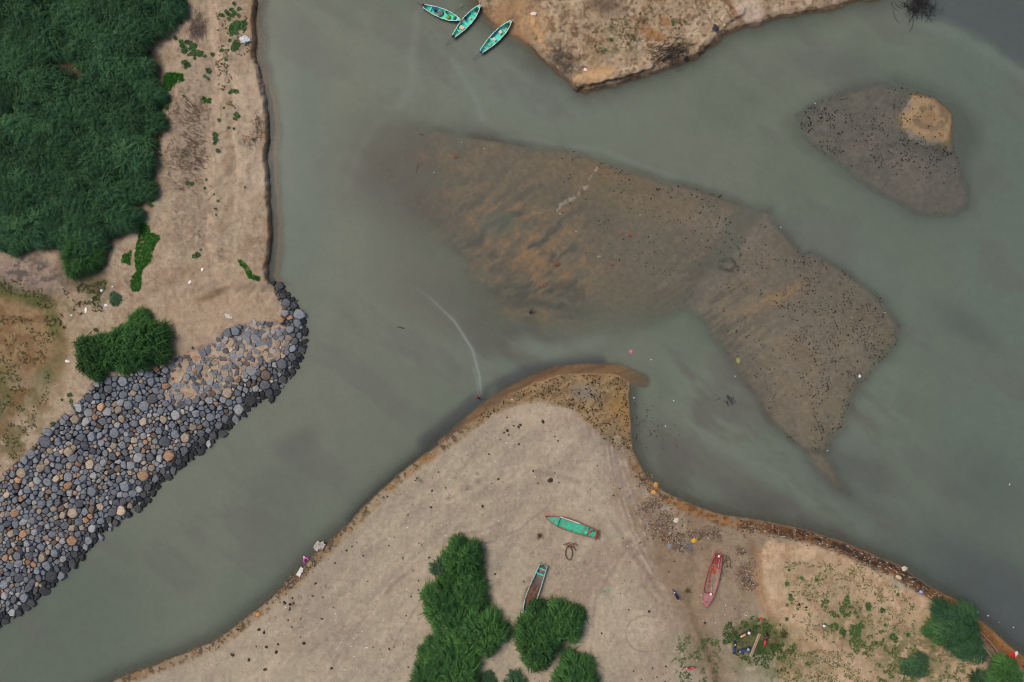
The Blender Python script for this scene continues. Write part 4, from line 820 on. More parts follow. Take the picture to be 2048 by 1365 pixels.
# ------------------------------------------------------------------ motorbikes
def motorbike(px, py, ang, seat, body, label, front=None, tilt=0, fshield=None, seat2=None):
    z = zat(px, py); p = W(px, py, z+.6); e = empty('motorbike', (p[0], p[1], z), math.radians(ang), label, 'motorbike', 'motorbikes parked on the spit'); e.rotation_euler.x = tilt
    bm_ = mat(body, .35, .08, 4, spec=.5); blk = mat((26,26,30), .5, .1)
    for x in (-.66, .66):
        m = MB(); m.ring((0,0,0), .25, .055, 22, 8, 'y'); w_ = m.build('wheel', mat((24,24,26), .8, .1), e); w_.location = (x, 0, .3)
        m = MB(); m.ring((0,0,0), .19, .02, 18, 6, 'y'); m.tube([(0,-.07,0),(0,.07,0)], .05, 8)
        for k in range(6): a = math.pi*k/3; m.tube([(0,0,0),(.19*math.cos(a),0,.19*math.sin(a))], .01, 4)
        m.build('rim', mat((150,150,152), .4, .1, metal=.6), w_)
        m = MB(); V = []; n = 8
        for i in range(n+1):
            a = math.radians(15+150*i/n)
            for s_ in (-.085, .085): V.append((.34*math.cos(a)*1.02, s_, .34*math.sin(a)))
        m.add(V, [(2*i, 2*i+1, 2*i+3, 2*i+2) for i in range(n)]); f_ = m.build('mudguard', bm_ if x > 0 else blk, e); f_.location = (x, 0, .3)
    m = MB(); m.box((-.02,0,.42), (.5,.28,.32), bev=.06); m.tube([(.3,0,.4),(-.5,0,.5)], .05, 6); m.tube([(.25,.1,.2),(-.7,.15,.3)], .045, 8); m.build('engine', mat((60,60,64), .5, .2), e)
    m = MB(); m.blob((.22,0,.78), (.34,.19,.15), 14, 8, .02); m.build('fuel_tank', bm_, e, True)
    m = MB(); m.blob((-.33,0,.78), (.46,.19,.09), 14, 8, .02); m.build('seat', mat(seat, .6, .1), e, True)
    m = MB(); m.blob((-.74,0,.74), (.22,.13,.08), 12, 6, .02); m.build('tail', mat(seat2 or body, .4, .08), e, True)
    m = MB()
    for s_ in (-1, 1): m.tube([(.46,s_*.09,.9),(.66,s_*.10,.3)], .028, 6)
    m.build('fork', mat((140,140,144), .4, .1, metal=.6), e)
    m = MB(); m.tube([(.36,-.38,1.02),(.46,-.2,1.0),(.48,0,.96),(.46,.2,1.0),(.36,.38,1.02)], .022, 6); h_ = m.build('handlebar', mat((50,50,54), .5, .1), e)
    for s_ in (-1, 1): m = MB(); m.tube([(.42,s_*.3,1.02),(.44,s_*.36,1.16)], .012, 5); m.blob((.45,s_*.38,1.2), (.035,.08,.06), 8, 6, .02); m.build('mirror', mat((190,200,205), .2, .05), h_)
    m = MB(); m.blob((.58,0,.9), (.13,.12,.13), 12, 8, .02); m.build('headlight', mat((200,205,210), .2, .05), e, True)
    if fshield: m = MB(); m.blob((.52,0,.98), (.24,.24,.14), 14, 8, .03); m.build('front_fairing', mat(fshield, .4, .06), e, True)
    m = MB(); m.tube([(-.05,.1,.3),(-.1,.32,.02)], .015, 5); m.build('kickstand', blk, e); return e
motorbike(1352, 1191, -60+180, (22,26,46), (30,52,96), 'dark blue motorbike standing alone in the sand left of the red boat', seat2=(150,170,200))
motorbike(1491, 1268, 30, (208,150,84), (40,40,44), 'motorbike with white front and orange seat at the top of the grass patch', fshield=(228,226,224), seat2=(230,230,224))
motorbike(1469, 1296, 88, (36,66,140), (34,38,46), 'motorbike with plain blue seat at the left edge of the grass patch')
motorbike(1489, 1300, 20, (32,70,150), (36,44,60), 'blue and white motorbike whose front touches the wooden plank', fshield=(140,160,196), seat2=(150,170,180))
motorbike(1531, 1280, 74, (196,60,66), (36,30,34), 'black and red motorbike right of the wooden plank', fshield=(120,30,34), seat2=(204,40,44))
motorbike(1380, 1338, 183, (190,80,80), (150,36,44), 'red motorbike parked apart near the bottom edge of the photo', tilt=.25)
PZ = zat(1510,1291); e = empty('plank_bench', W(1510,1291,PZ+.3)[:2]+(PZ,), math.radians(68), 'long weathered wooden plank lying between the parked motorbikes', 'plank')
m = MB(); m.box((0,0,.3), (3.95,.44,.08), bev=.015); m.build('board', mat((172,150,130), .85, .25, 2.5), e)
m = MB(); m.box((0,-.02,.352), (3.8,.05,.02)); m.build('crack', mat((84,72,64), .9, .2), e)
for s_ in (-1, 1): m = MB(); m.box((s_*1.5,0,.1), (.25,.4,.36), bev=.02); m.build('support', mat((110,92,76), .9, .2), e)

# ------------------------------------------------------------------ people
def skin(name, J, E_, m_, parent=None, sub=2):
    bm = bmesh.new(); L_ = bm.verts.layers.skin.verify(); vs = []
    for i, (p, r) in enumerate(J):
        v = bm.verts.new(p); v[L_].radius = (r, r) if not isinstance(r, tuple) else r; v[L_].use_root = (i == 0); vs.append(v)
    for a, b in E_: bm.edges.new((vs[a], vs[b]))
    me = bpy.data.meshes.new(name); bm.to_mesh(me); bm.free(); me.materials.append(m_); o = bpy.data.objects.new(name, me); SC.collection.objects.link(o)
    md = o.modifiers.new('skin', 'SKIN'); md.use_smooth_shade = True; s_ = o.modifiers.new('sub', 'SUBSURF'); s_.levels = sub; s_.render_levels = sub
    if parent: o.parent = parent
    return o
def person(px, py, z, ang, shirt, trousers, label, lean=.1, stride=.25, knee=.0, arms=((.25,.15),( .1,-.2))):
    """faces +x; body one skinned surface with face, five fingers; clothes and hair are children"""
    hp = .92-knee*.25; H = lambda x, y, zz: (x+lean*(zz-hp) if zz > hp else x, y, zz)
    J = [((0,0,hp), .14)]; E_ = []
    def add(p, r, par): J.append((p, r)); E_.append((par, len(J)-1)); return len(J)-1
    sp = add(H(.01,0,hp+.2), .125, 0); ch = add(H(.0,0,hp+.40), .15, sp); nk = add(H(.01,0,hp+.55), .055, ch); hd = add(H(.03,0,hp+.66), .085, nk); tp = add(H(.02,0,hp+.78), .08, hd)
    add(H(.125,0,hp+.67), .016, hd)      # nose
    for y in (-.085, .085): add(H(.02,y,hp+.68), .016, hd)     # ears
    SH = {}
    for s_, (fx, dy) in zip((-1, 1), arms):
        sh = add(H(0,s_*.19,hp+.46), .058, ch); el = add(H(fx*.5,s_*(.25+abs(dy)*.3),hp+.22), .042, sh); wr = add(H(fx+.05,s_*(.25+abs(dy)*.2),hp+.04), .028, el); pm = add(H(fx+.09,s_*(.25+abs(dy)*.2),hp-.02), .034, wr)
        SH[s_] = (sh, el)
        for k in range(4): f1 = add(H(fx+.10+.008*k,s_*(.25+abs(dy)*.2)+.018*(k-1.5),hp-.075), .010, pm); add(H(fx+.085,s_*(.25+abs(dy)*.2)+.019*(k-1.5),hp-.105-.006*(k in (1,2))), .008, f1)
        t1 = add(H(fx+.13,s_*(.23+abs(dy)*.2),hp-.03), .011, wr); add(H(fx+.15,s_*(.23+abs(dy)*.2),hp-.06), .009, t1)
    LG = []
    for s_ in (-1, 1):
        st_ = stride*s_; h_ = add((0,s_*.10,hp-.08), .095, 0); kn = add((st_*.5+knee*.2,s_*.11,hp*.5), .062, h_); an = add((st_,s_*.11,.09), .042, kn); to = add((st_+.17,s_*.12,.04), .034, an); LG.append((J[h_], J[kn], J[an]))
    p = W(px, py, z+1.2); e = empty('person', (p[0], p[1], z), math.radians(ang), label, 'person')
    sk = mat((120,84,62), .6, .05); skin('body', J, E_, sk, e)
    g = .022; a1 = [((J[0][0]), J[0][1]+g), (J[sp][0], J[sp][1]+g), (J[ch][0], J[ch][1]+g)]; e1 = [(0,1),(1,2)]
    for s_ in (-1, 1):
        sh, el = SH[s_]; P0, P1 = Vector(J[sh][0]), Vector(J[el][0]); a1 += [(tuple(P0), .08), (tuple(P0.lerp(P1, .7)), .062)]; e1 += [(2, len(a1)-2), (len(a1)-2, len(a1)-1)]
    skin('shirt', a1, e1, mat(shirt, .8, .12, 9), e)
    a1 = [((0,0,hp+.04), .155)]; e1 = []
    for (a, b, c) in LG: P1, P2 = Vector(b[0]), Vector(c[0]); a1 += [(a[0], .115), (tuple(P1), .082), (tuple(P1.lerp(P2, .55)), .064)]; k = len(a1); e1 += [(0, k-3), (k-3, k-2), (k-2, k-1)]
    skin('trousers', a1, e1, mat(trousers, .8, .12, 9), e)
    hx = J[hd][0]; m = MB(); m.blob((hx[0]-.025, 0, hx[2]+.07), (.105,.098,.095), 14, 8, .04); m.build('hair', mat((22,18,16), .7, .2, 12), e, True)
    for y in (-.032, .032): m = MB(); m.blob((hx[0]+.083, y, hx[2]+.03), (.012,.014,.010), 8, 6, 0); m.build('eye', mat((230,226,220), .3, .02), e)
    m = MB(); m.blob((hx[0]+.082, 0, hx[2]-.035), (.012,.025,.007), 8, 6, 0); m.build('mouth', mat((130,66,58), .5, .02), e)
    return e
person(832, 960, zat(832,960), 200, (228,226,222), (40,40,46), 'person in a white shirt and dark trousers walking on the spit near the shore')
person(956, 797, -.45, 100, (186,40,40), (34,46,78), 'person in a red shirt and blue trousers wading at the end of the pale ripple', lean=.35, stride=.3, arms=((.35,.1),(.3,.2)))
person(1060, 625, -.4, 60, (30,66,70), (26,34,40), 'person in dark teal clothes stooping in the shallow water over the sandbar', lean=.8, stride=.18, knee=.5, arms=((.35,.1),(.4,.1)))

# ------------------------------------------------------------------ driftwood, brush piles, litter pieces
def log(px, py, ln, r, ang, c, label, z=None, name='driftwood_log'):
    z = zat(px, py) if z is None else z; m = MB(); l = ln/2
    m.tube([(-l,0,r*.6),(-l*.3,.06*ln,r*.8),(l*.4,-.03*ln,r),(l,.02*ln,r*.6)], r, 7, r*.6); m.tube([(l*.3,0,r),(l*.45,.18*ln,r*1.5)], r*.5, 5, r*.2)
    return thing_mb(name, m, mat(c, .9, .3, 3), W(px, py, z), math.radians(ang), label, 'driftwood')
log(802,656,1.15,.07,-12,(46,42,38),'short black log floating in the wide river left of the curved ripple', -.02)
log(1437,799,1.0,.06,25,(56,62,60),'short sunken stick beside a longer branch in the right hand channel', -.06)
log(1440,393,.7,.08,40,(44,36,30),'small dark stick on the upper edge of the sandbar', -.01)
log(835,337,1.7,.05,80,(56,50,44),'thin branch in the shallows at the upper left of the sandbar', -.05)
log(843,270,.8,.05,-20,(60,54,48),'short twig floating over the dark edge of the sandbar', -.02)
tangle('branch', W(1460,805,-.04), .9, 14, (50,58,58), 'sunken forked branch in the right hand channel', 'branch', 31, 1.6, .05, .08, align=-1.1)
tangle('dead_tree', W(1832,14,-.05), 2.6, 160, (44,40,42), 'black dead tree half sunk in the river at the top edge', 'dead tree', 32, 2.4, .035, .8, elong=1.3)
z = zat(1345,105); tangle('brush_pile', W(1345,104,z), 2.6, 300, (42,38,36), 'black heap of burnt looking brush on the northern point', 'brush pile', 33, 1.3, .03, .5, align=.42, elong=2.0)
z = zat(395,58); tangle('brush_pile', W(395,55,z), 1.8, 220, (128,110,100), 'grey brown heap of dry sticks left of the sandy track at the top', 'brush pile', 34, 1.4, .025, .35, align=1.35, elong=1.6)
z = zat(1137,1093)
def arcs(p, c, label, name, cat):
    m = MB(); q = random.Random(8)
    for k in range(22):
        rx, ry = .85+q.uniform(-.15,.12), 1.15+q.uniform(-.2,.1); a0 = q.uniform(0, 6.28); pts = [(rx*.62*math.cos(a0+.18*i)+.05, ry*math.sin(a0+.18*i)-.3, q.uniform(.05,.25)) for i in range(10)]; m.tube(pts, .028, 5)
    for k in range(16): x, y = q.uniform(-1.3,.5), 1+q.uniform(-.2,.4); m.tube([(x,y,.1),(x+.5,y+q.uniform(-.2,.2),.2),(x+1.0,y+q.uniform(-.4,.3),.08)], .025, 5)
    m.tube([(.6,.9,.2),(1.0,.4,.15),(1.15,.2,.1)], .08, 6, .12); return thing_mb(name, m, mat(c, .9, .3, 3), p, 0, label, cat)
arcs(W(1137,1103,z), (112,82,68), 'ring shaped tangle of dry palm fronds below the green boat', 'palm_fronds', 'dry fronds')
for (x, y, s_, l) in ((1080,1071,7,'small dark knot of roots left of the palm frond ring'), (1376,1182,5,'small brown knot of twigs between the blue motorbike and the red boat'), (1567,1272,8,'dry twiggy bush on the edge of the grassy patch')):
    tangle('twig_knot', W(x, y, zat(x,y)), s_*S, 34, (88,66,48), l, 'twigs', x, s_*S*1.6, .018, .12)
# rubbish
def crumple(px, py, r, c, label, name, cat, elong=1., ang=0, group=None, z=None, h=.35, seed=None, n=12):
    z = zat(px, py) if z is None else z; q = random.Random(seed if seed is not None else int(px*31+py)); m = MB()
    m.blob((0,0,r*h*.5), (r*elong, r, r*h), n, 6, .32, seed=q.randint(0, 9999)); return thing_mb(name, m, mat(c, .6, .12, 8), W(px, py, z), math.radians(ang), label, cat, group)
def sheetlet(px, py, r, c, label, name='plastic_sheet', cat='plastic', elong=1.3, ang=0, z=None, parts=3):
    z = zat(px, py) if z is None else z; q = random.Random(int(px*7+py*3)); m = MB()
    for k in range(parts):
        n = 6; ox, oy = q.uniform(-.5,.5)*r*elong, q.uniform(-.5,.5)*r; V = []
        for i in range(n):
            for j in range(n):
                u, v = i/(n-1)-.5, j/(n-1)-.5; V.append((ox+u*r*elong*1.2*(1+q.uniform(-.25,.25)), oy+v*r*(1+q.uniform(-.3,.3)), .05+q.uniform(0,.16)*r+.08*k))
        m.add(V, [(i*n+j, (i+1)*n+j, (i+1)*n+j+1, i*n+j+1) for i in range(n-1) for j in range(n-1)])
    return thing_mb(name, m, mat(c, .6, .15, 5), W(px, py, z), math.radians(ang), label, cat)
m = MB(); m.ring((0,0,.1), .38, .15, 20, 8, 'z', .3, 4.2); thing_mb('plastic_bag', m, mat((196,70,168), .5, .15, 5), W(613,1121,-.05), 0, 'crumpled magenta plastic bag curled at the waterline', 'bag')
sheetlet(640,1090,.8,(178,170,160),'pale grey torn sacking washed up at the waterline above the magenta bag','torn_sack','sack',1.1,50,.02,6)
sheetlet(601,1143,.45,(216,214,208),'white plastic sheet on the shore just below the magenta bag','plastic_sheet','plastic',2.0,58,None,3)
sheetlet(609,1115,.2,(222,222,214),'white scrap floating beside the magenta bag','plastic_scrap','plastic',1.2,-30,.0,2)
sheetlet(491,81,.75,(200,202,204),'white crumpled plastic sheet on the cliff edge at the top','plastic_sheet','plastic',1.2,20,None,5)
crumple(1262,704,.28,(226,96,150),'bright pink plastic floating in the channel above the spit','plastic_bag','bag',z=-.04)
m = MB(); m.ring((0,0,.02), .2, .07, 14, 6); m.ring((.05,-.32,.02), .14, .06, 14, 6); thing_mb('float_ring', m, mat((178,190,96), .5, .1), W(1476,720,0), 0, 'yellow green plastic rings floating by the sandbar edge', 'rings')
m = MB(); m.tube([(0,0,.08),(.5,.1,.1)], .11, 6, .06); thing_mb('plastic_bottle', m, mat((52,190,140), .4, .1), W(1215,1181,zat(1215,1181)), .1, 'bright green plastic bottle lying on bare sand', 'bottle')
tangle('fishing_line', W(1207,1184,zat(1207,1184)), .4, 12, (150,160,140), 'pale loops of line beside the bright green bottle', 'line', 41, 1.2, .02, .05)
for (x, y, r, el, a, l, c, nm) in ((380,565,.2,1.6,55,'white plastic scrap right beside the end of the sandy track',(236,236,232),'scrap'), (405,540,.2,1.5,70,'white plastic scrap on the sand just up from the track end',(236,236,232),'scrap'), (172,621,.22,2.,85,'upright white strip west of the tiny blue green bush',(236,236,232),'scrap'),
    (203,582,.2,1.4,40,'white scrap above the tiny blue green bush',(232,232,228),'scrap'), (225,574,.13,1.2,0,'small white scrap between thicket and tiny bush',(232,232,228),'scrap'), (183,600,.15,1.6,-20,'white scrap in dry grass left of the tiny bush',(232,232,228),'scrap'), (212,611,.22,1.2,30,'rounded white scrap touching the tiny bush',(228,230,230),'scrap'),
    (143,631,.15,1.2,20,'white scrap furthest left in the dry field',(232,232,228),'scrap'), (135,723,.2,1.8,-10,'white scrap left of the shrubs above the riprap',(232,232,228),'scrap'), (457,633,.3,2.2,-30,'faint white strip of plastic above the sandy end of the riprap',(204,196,184),'strip'),
    (85,1011,.28,1.6,-20,'blue and yellow cloth on a tan boulder',(56,110,200),'cloth'), (97,1101,.3,1.7,20,'pink cloth caught between boulders',(206,110,160),'cloth'), (516,1229,.26,1,0,'orange peel coloured scrap near the lower shoreline',(216,150,70),'scrap'),
    (1648,1252,.2,1.1,0,'white scrap next to weeds on the lower right sand',(236,236,236),'scrap'), (1842,1184,.26,.8,60,'light blue scrap on the dark strand line',(150,180,230),'scrap'), (1719,753,.18,1.7,85,'lone white float on the right edge of the sandbar',(236,238,238),'float'),
    (2024,1311,.5,1.1,0,'bright red bag on the river bank in the lower right corner',(190,26,30),'bag'), (2032,1308,.25,1.8,60,'white scrap beside the bright red bag',(222,206,204),'scrap'), (1521,1237,.2,1.3,0,'red cloth scrap above the grass patch',(196,60,60),'cloth'),
    (1352,1041,.35,1.1,0,'white bag on the litter heap near the rusty shore',(214,200,178),'bag'), (1388,1081,.34,1.2,20,'yellow bag on the litter heap',(214,160,50),'bag'), (1808,1138,.32,1.8,20,'pale sheet of foam at the waterline right of the strand',(196,184,160),'foam'),
    (1797,1155,.28,1.8,-20,'cream sack on the inland side of the strand line',(200,180,150),'sack'), (1311,970,.36,1.2,60,'ochre lump of foam on the rusty shore',(190,140,80),'foam'), (1308,985,.3,1.2,10,'second ochre lump of foam lower on the rusty shore',(196,150,90),'foam'),
    (1067,28,.3,1.5,0,'white scrap on the northern landing beach',(226,218,208),'scrap'), (1431,57,.45,1.2,-60,'black bin bag on the northern bank top',(40,44,60),'bag'), (1372,117,.38,.9,0,'black bundle at the foot of the northern bank',(26,28,36),'bundle'), (1339,1092,.3,1.2,0,'grey plastic film at the foot of the litter heap',(130,134,144),'film'),
    (1955,1225,.2,1.4,50,'green and white scrap on the upper rim of the large dark shrub',(180,214,196),'scrap'), (1171,140,.25,1.3,0,'small white scrap on the northern point',(222,216,214),'scrap'), (1449,50,.2,1,0,'tan scrap near the black bin bag',(206,180,120),'scrap')):
    crumple(x, y, r, c, l, 'plastic_'+nm if nm in ('scrap','strip','film') else nm if nm != 'float' else 'fishing_float', nm, el, a)
tangle('mesh_litter', W(1380,1097,zat(1380,1097)), .75, 70, (128,126,134), 'grey mat of torn netting below the litter heap', 'netting', 51, .8, .02, .12)

# shell heaps on the sandbar
for (x, y, r, l) in ((910,313,.55,'reddish shell heap at the upper left of the sandbar'), (1112,528,.65,'largest reddish shell heap in the middle of the sandbar'), (1259,470,.5,'right hand one of two close shell heaps on the sandbar'), (1241,467,.3,'left hand one of two close shell heaps on the sandbar'), (1086,571,.4,'pale shell heap low on the sandbar'),
    (1224,529,.3,'small dark red shell heap right of the sandbar middle'), (1198,514,.22,'small pale shell heap above the dark red one'), (1566,588,.35,'reddish shell scatter near the ochre streak on the eastern sandbar'), (868,346,.18,'tiny white shell cluster left of the sandbar')):
    q = random.Random(x); m = MB(); z = max(zat(x, y), -.12)
    for k in range(int(40*r/.4)):
        a, d = q.uniform(0, 6.28), r*math.sqrt(q.random()); m.blob((d*math.cos(a)*1.15, d*math.sin(a)*.85, .12*(1-d/r)+.03), (.07,.06,.04), 6, 4, .3, q.randint(0, 999))
    thing_mb('shell_heap', m, mat((150,108,84) if r > .25 else (170,158,144), .8, .55, 9, dirt=(70,44,32)), W(x, y, z+.03), 0, l, 'shells')
# ------------------------------------------------------------------ small scattered things
def lump_t(n=6, seed=0):
    m = MB(); m.blob((0,0,.25), (1,.8,.6), n, 4, .25, seed); F = np.array([f if len(f) == 4 else f+(f[2],) for f in m.f]); return np.array(m.v), m
def scatter(name, tv, tf, pos, sc, rz, col, mat_, label, cat, kind='stuff', tilt=None):
    K = len(pos); sc = np.asarray(sc, float); sc = sc[:, None] if sc.ndim == 1 else sc; v = tv[None]*sc[:, None, :] if sc.shape[1] == 3 else tv[None]*sc[:, :, None]
    c, s_ = np.cos(rz)[:, None], np.sin(rz)[:, None]; x = v[..., 0]*c-v[..., 1]*s_; y = v[..., 0]*s_+v[..., 1]*c
    V = np.stack([x+pos[:, 0:1], y+pos[:, 1:2], v[..., 2]+pos[:, 2:3]], -1).reshape(-1, 3)
    F = (tf[None]+(np.arange(K)*len(tv))[:, None, None]).reshape(-1, tf.shape[1]); C = np.repeat(col, len(tv), 0)
    o = mesh_np(name, V, F, mat_, C.astype(np.float32)); return tag(o, label, cat, kind=kind)
def tris(m):
    F = []
    for f in m.f:
        for i in range(1, len(f)-1): F.append((f[0], f[i], f[i+1]))
    return np.array(m.v), np.array(F)
def place(P, dz=0, minz=None):
    P = np.asarray(P, np.float32); z, R = zats(P); z = z+dz
    if minz is not None: z = np.maximum(z, minz)
    f = S*(D-z)/D; return np.stack([(P[:, 0]-1024)*f, (682.5-P[:, 1])*f, z], -1), R
g = np.random.default_rng(77)
LUMP = []
for k in range(3):
    m = MB(); m.blob((0,0,.2), (1,.75,.55), 6, 4, .28, k+3); LUMP.append((m, tris(m)))
VC = mat_vc('mixed_bits', .85, 6, .15, bump=0)
def cloud(n, box, dens, cl=18, th=.5, pw=2, seed=1):
    x = g.uniform(box[0], box[2], n); y = g.uniform(box[1], box[3], n); k = fbm(x, y, cl, seed, 3); p = np.clip((k-th+.12)/.24, 0, 1)**pw*dens(x, y); ok = g.random(n) < p; return np.stack([x[ok], y[ok]], 1)
ins = lambda poly: (lambda x, y: ss(-1, 3, sdf(x, y, poly)))
barE = cloud(11000, (1440,430,1800,900), lambda x, y: ins(BAR)(x, y)*(.25+.75*ss(1500,1700,x)), 22, .5, 1.5, 3)
barM = cloud(5000, (1120,300,1520,640), lambda x, y: ins(BAR)(x, y)*ell(x, y, 1290, 400, 190, 110, 20, .5)*.6, 22, .52, 1.5, 4)
isl = cloud(7000, (1580,160,1950,400), lambda x, y: ins(ISLET)(x, y)*np.maximum(ell(x,y,1650,260,70,60,30,.5), np.maximum(ell(x,y,1810,290,140,55,10,.4)*.8, ell(x,y,1840,200,60,40,0,.5)*.4)), 16, .47, 1.4, 5)
tipd = cloud(5000, (960,740,1262,900), lambda x, y: ss(0,3,sdf(x,y,SOUTHS))*ss(4,-2,sdf(x,y,[(860,925),(900,886),(950,848),(985,827),(1030,812),(1080,804),(1120,809),(1150,822),(1175,842),(1205,872),(1235,905),(1250,960),(1100,1000),(850,980)])), 12, .46, 1.3, 6)
shl = cloud(1500, (1255,770,1420,900), lambda x, y: ss(-2,-10,sdf(x,y,SOUTHS))*ell(x,y,1290,860,60,50,0,.6)*.8, 16, .5, 1.5, 7)
rimd = cloud(9000, (400,740,1100,1300), lambda x, y: (lambda d: ss(1,4,d)*(1-ss(10,26,d)))(sdf(x,y,SOUTHS)), 14, .5, 1.3, 8)
rusty = cloud(7000, (1255,900,2048,1365), lambda x, y: (lambda d: ss(1,4,d)*(1-ss(12,26,d)))(sdf(x,y,SOUTHS)), 10, .5, 1.3, 9)
def dots(P, lo, hi, cols, minz, label, name, cat):
    pos, _ = place(P, -.02, minz); K = len(P); s_ = lo+(hi-lo)*g.random(K)**2.5; cc = np.array([s2l(c) for c in cols])[g.integers(0, len(cols), K)]*g.uniform(.7, 1.3, (K, 1))
    tv, tf = LUMP[0][1]; scatter(name, tv, tf, pos, np.stack([s_*g.uniform(.8,1.5,K), s_, s_*.8], 1), g.uniform(0, 6.28, K), cc, VC, label, cat)
dots(np.concatenate([barE, barM, isl]), .05, .15, [(44,42,40),(44,40,36),(56,46,40),(30,34,34)], -.02, 'black mussel sized lumps strewn over the drowned sandbars', 'black_pebbles', 'pebbles')
dots(np.concatenate([tipd, shl, rimd]), .06, .17, [(52,42,30),(84,58,34),(40,36,32),(96,84,60)], -.05, 'dark and rusty pebbles along the wet rim and tip of the spit', 'shore_pebbles', 'pebbles')
dots(rusty, .06, .2, [(96,60,30),(60,42,28),(150,96,48),(176,150,120),(40,36,32)], -.03, 'rusty gravel and scraps along the right hand shore of the spit', 'shore_gravel', 'gravel')
# dark clods on the dry sand: each its own thing
lumps = []
for k in range(3):
    o = LUMP[k][0].build('sand_clod', mat((60,52,42), .95, .3, 4, rand=.3)); SC.collection.objects.unlink(o); lumps.append(o)
def individuals(protos_, P, S_, label, cat, group, name, zs=.8, dz=-.01, z=None):
    pos, _ = place(P, dz)
    for i in range(len(P)):
        o = protos_[i % len(protos_)].copy(); SC.collection.objects.link(o); o.name = name; o.location = pos[i]; o.rotation_euler = (0, 0, g.uniform(0, 6.28)); s_ = S_[i]; o.scale = (s_*g.uniform(.9, 1.3), s_, s_*zs); tag(o, label, cat, group)
big = [(580,1209,.42),(587,1207,.3),(579,1220,.3),(608,1287,.45),(556,1289,.3),(552,1305,.42),(533,1294,.4),(518,1259,.42),(528,1265,.35),(530,1339,.4),(663,1337,.32),(569,1205,.4),(498,1320,.38),(465,1310,.42),(1099,961,.62),(965,1013,.36),(631,1167,.3),(693,1101,.3),(862,1015,.3),(997,959,.3),(1015,862,.4),(1041,850,.35),(1037,854,.3),(1086,843,.4),(1298,1223,.35),(1203,1267,.25),(1418,1160,.25),(1410,1246,.35),(1598,1209,.3),(1612,1215,.3)]
individuals(lumps, [(x, y) for x, y, s_ in big], [s_*.75 for *_, s_ in big], 'fist to head sized dark dung like clod lying on the dry sand of the spit', 'clod', 'larger dark clods on the dry spit', 'sand_clod')
C1 = cloud(2600, (480,810,1500,1365), lambda x, y: ss(16,30,sdf(x,y,SOUTHS))*(.4+.6*ell(x,y,1100,870,120,60,0,.6)+.5*ell(x,y,700,1150,200,120,0,.6))*.5, 60, .5, 1, 12)[:270]
individuals(lumps, C1, .08+.12*g.random(len(C1))**2, 'small dark clod scattered on the dry pale sand of the spit', 'clod', 'small dark clods on the dry spit', 'sand_clod')
# white scraps
fl = []
for k in range(3):
    m = MB(); q = random.Random(k+50); V = [(math.cos(a)*q.uniform(.6,1.2), math.sin(a)*q.uniform(.3,.7), q.uniform(0,.35)) for a in np.arange(0, 6.2, 1.05)]
    m.add(V+[(0,0,.5)]+[(v[0], v[1], -.05) for v in V], [(i, (i+1) % 6, 6) for i in range(6)]+[(7+i, 7+(i+1) % 6, (i+1) % 6, i) for i in range(6)])
    o = m.build('litter_scrap', mat((232,230,226), .5, .06)); SC.collection.objects.unlink(o); fl.append(o)
clus = [(1027,888,10,9),(985,925,14,6),(905,1050,60,26),(850,1100,80,22),(760,1180,60,16),(690,1260,50,22),(740,1300,30,14),(700,1345,20,12),(620,1235,40,10),(1050,1000,60,10),(980,1040,60,16),(1120,1180,30,8),(1260,1100,60,9),(1340,1190,90,14),(1460,1250,60,10),(1650,1250,120,12)]
P = np.concatenate([np.stack([g.normal(x, r*.6, n), g.normal(y, r*.6, n)], 1) for x, y, r, n in clus]); P = P[sdf(P[:, 0], P[:, 1], SOUTHS) > 12]; P = P[P[:, 1] < 1360]
individuals(fl, P, .05+.10*g.random(len(P))**2, 'tiny white plastic scrap scattered on the dry sand of the spit', 'litter', 'tiny white scraps on the spit', 'litter_scrap', 1.0, 0)
P = np.array([(1599,522),(1770,625),(1562,455),(1703,635),(1302,720),(1470,753),(1347,802),(1268,796),(1331,853),(1262,892),(1655,902),(2019,969),(1630,207),(2027,1255),(1998,1245),(1953,1230),(1976,1232),(1280,430),(1120,428),(1152,463),(968,298),(923,285),(1024,800),(1140,749)], float)
pos, _ = place(P, 0, .0)
for i in range(len(P)):
    o = fl[i % 3].copy(); SC.collection.objects.link(o); o.location = pos[i]; s_ = g.uniform(.09, .16); o.scale = (s_, s_, s_); o.rotation_euler = (0,0,i); o.name = 'litter_scrap'; tag(o, 'tiny white speck of litter on the drowned sand or afloat in the channels', 'litter', 'tiny white scraps in the shallows')
# litter heaps
lit = [(1290,960,10,14,40,150),(1305,1010,14,26,60,420),(1325,1045,16,28,60,560),(1345,1075,26,16,20,420),(1395,1070,24,8,0,260),(1430,1065,12,12,0,120),(1360,1095,16,8,0,150),(1500,1055,26,12,-20,140),(1480,1105,10,8,0,70),(1455,1125,12,12,60,110),(1493,1150,16,28,10,420),(1500,1170,14,10,0,150),(620,1135,30,5,-45,120),(590,1155,24,7,-45,160),(580,1167,10,6,-45,60)]
PP = []
for (x, y, rx, ry, a, n) in lit:
    n = int(n*1.7)
    u, v = g.normal(0, rx*.55, n), g.normal(0, ry*.55, n); a = math.radians(a); PP.append(np.stack([x+u*math.cos(a)-v*math.sin(a), y+u*math.sin(a)+v*math.cos(a)], 1))
PP = np.concatenate(PP); K = len(PP); pos, _ = place(PP, .0, -.02); pos[:, 2] += g.random(K)*.08; gk = g.random((K, 1))
LC = np.array([s2l(c) for c in ((196,188,176),(150,116,74),(96,72,50),(46,42,40),(56,50,48),(120,112,104),(176,136,80),(112,120,136),(40,38,36),(180,150,120),(132,60,44),(84,88,60))])
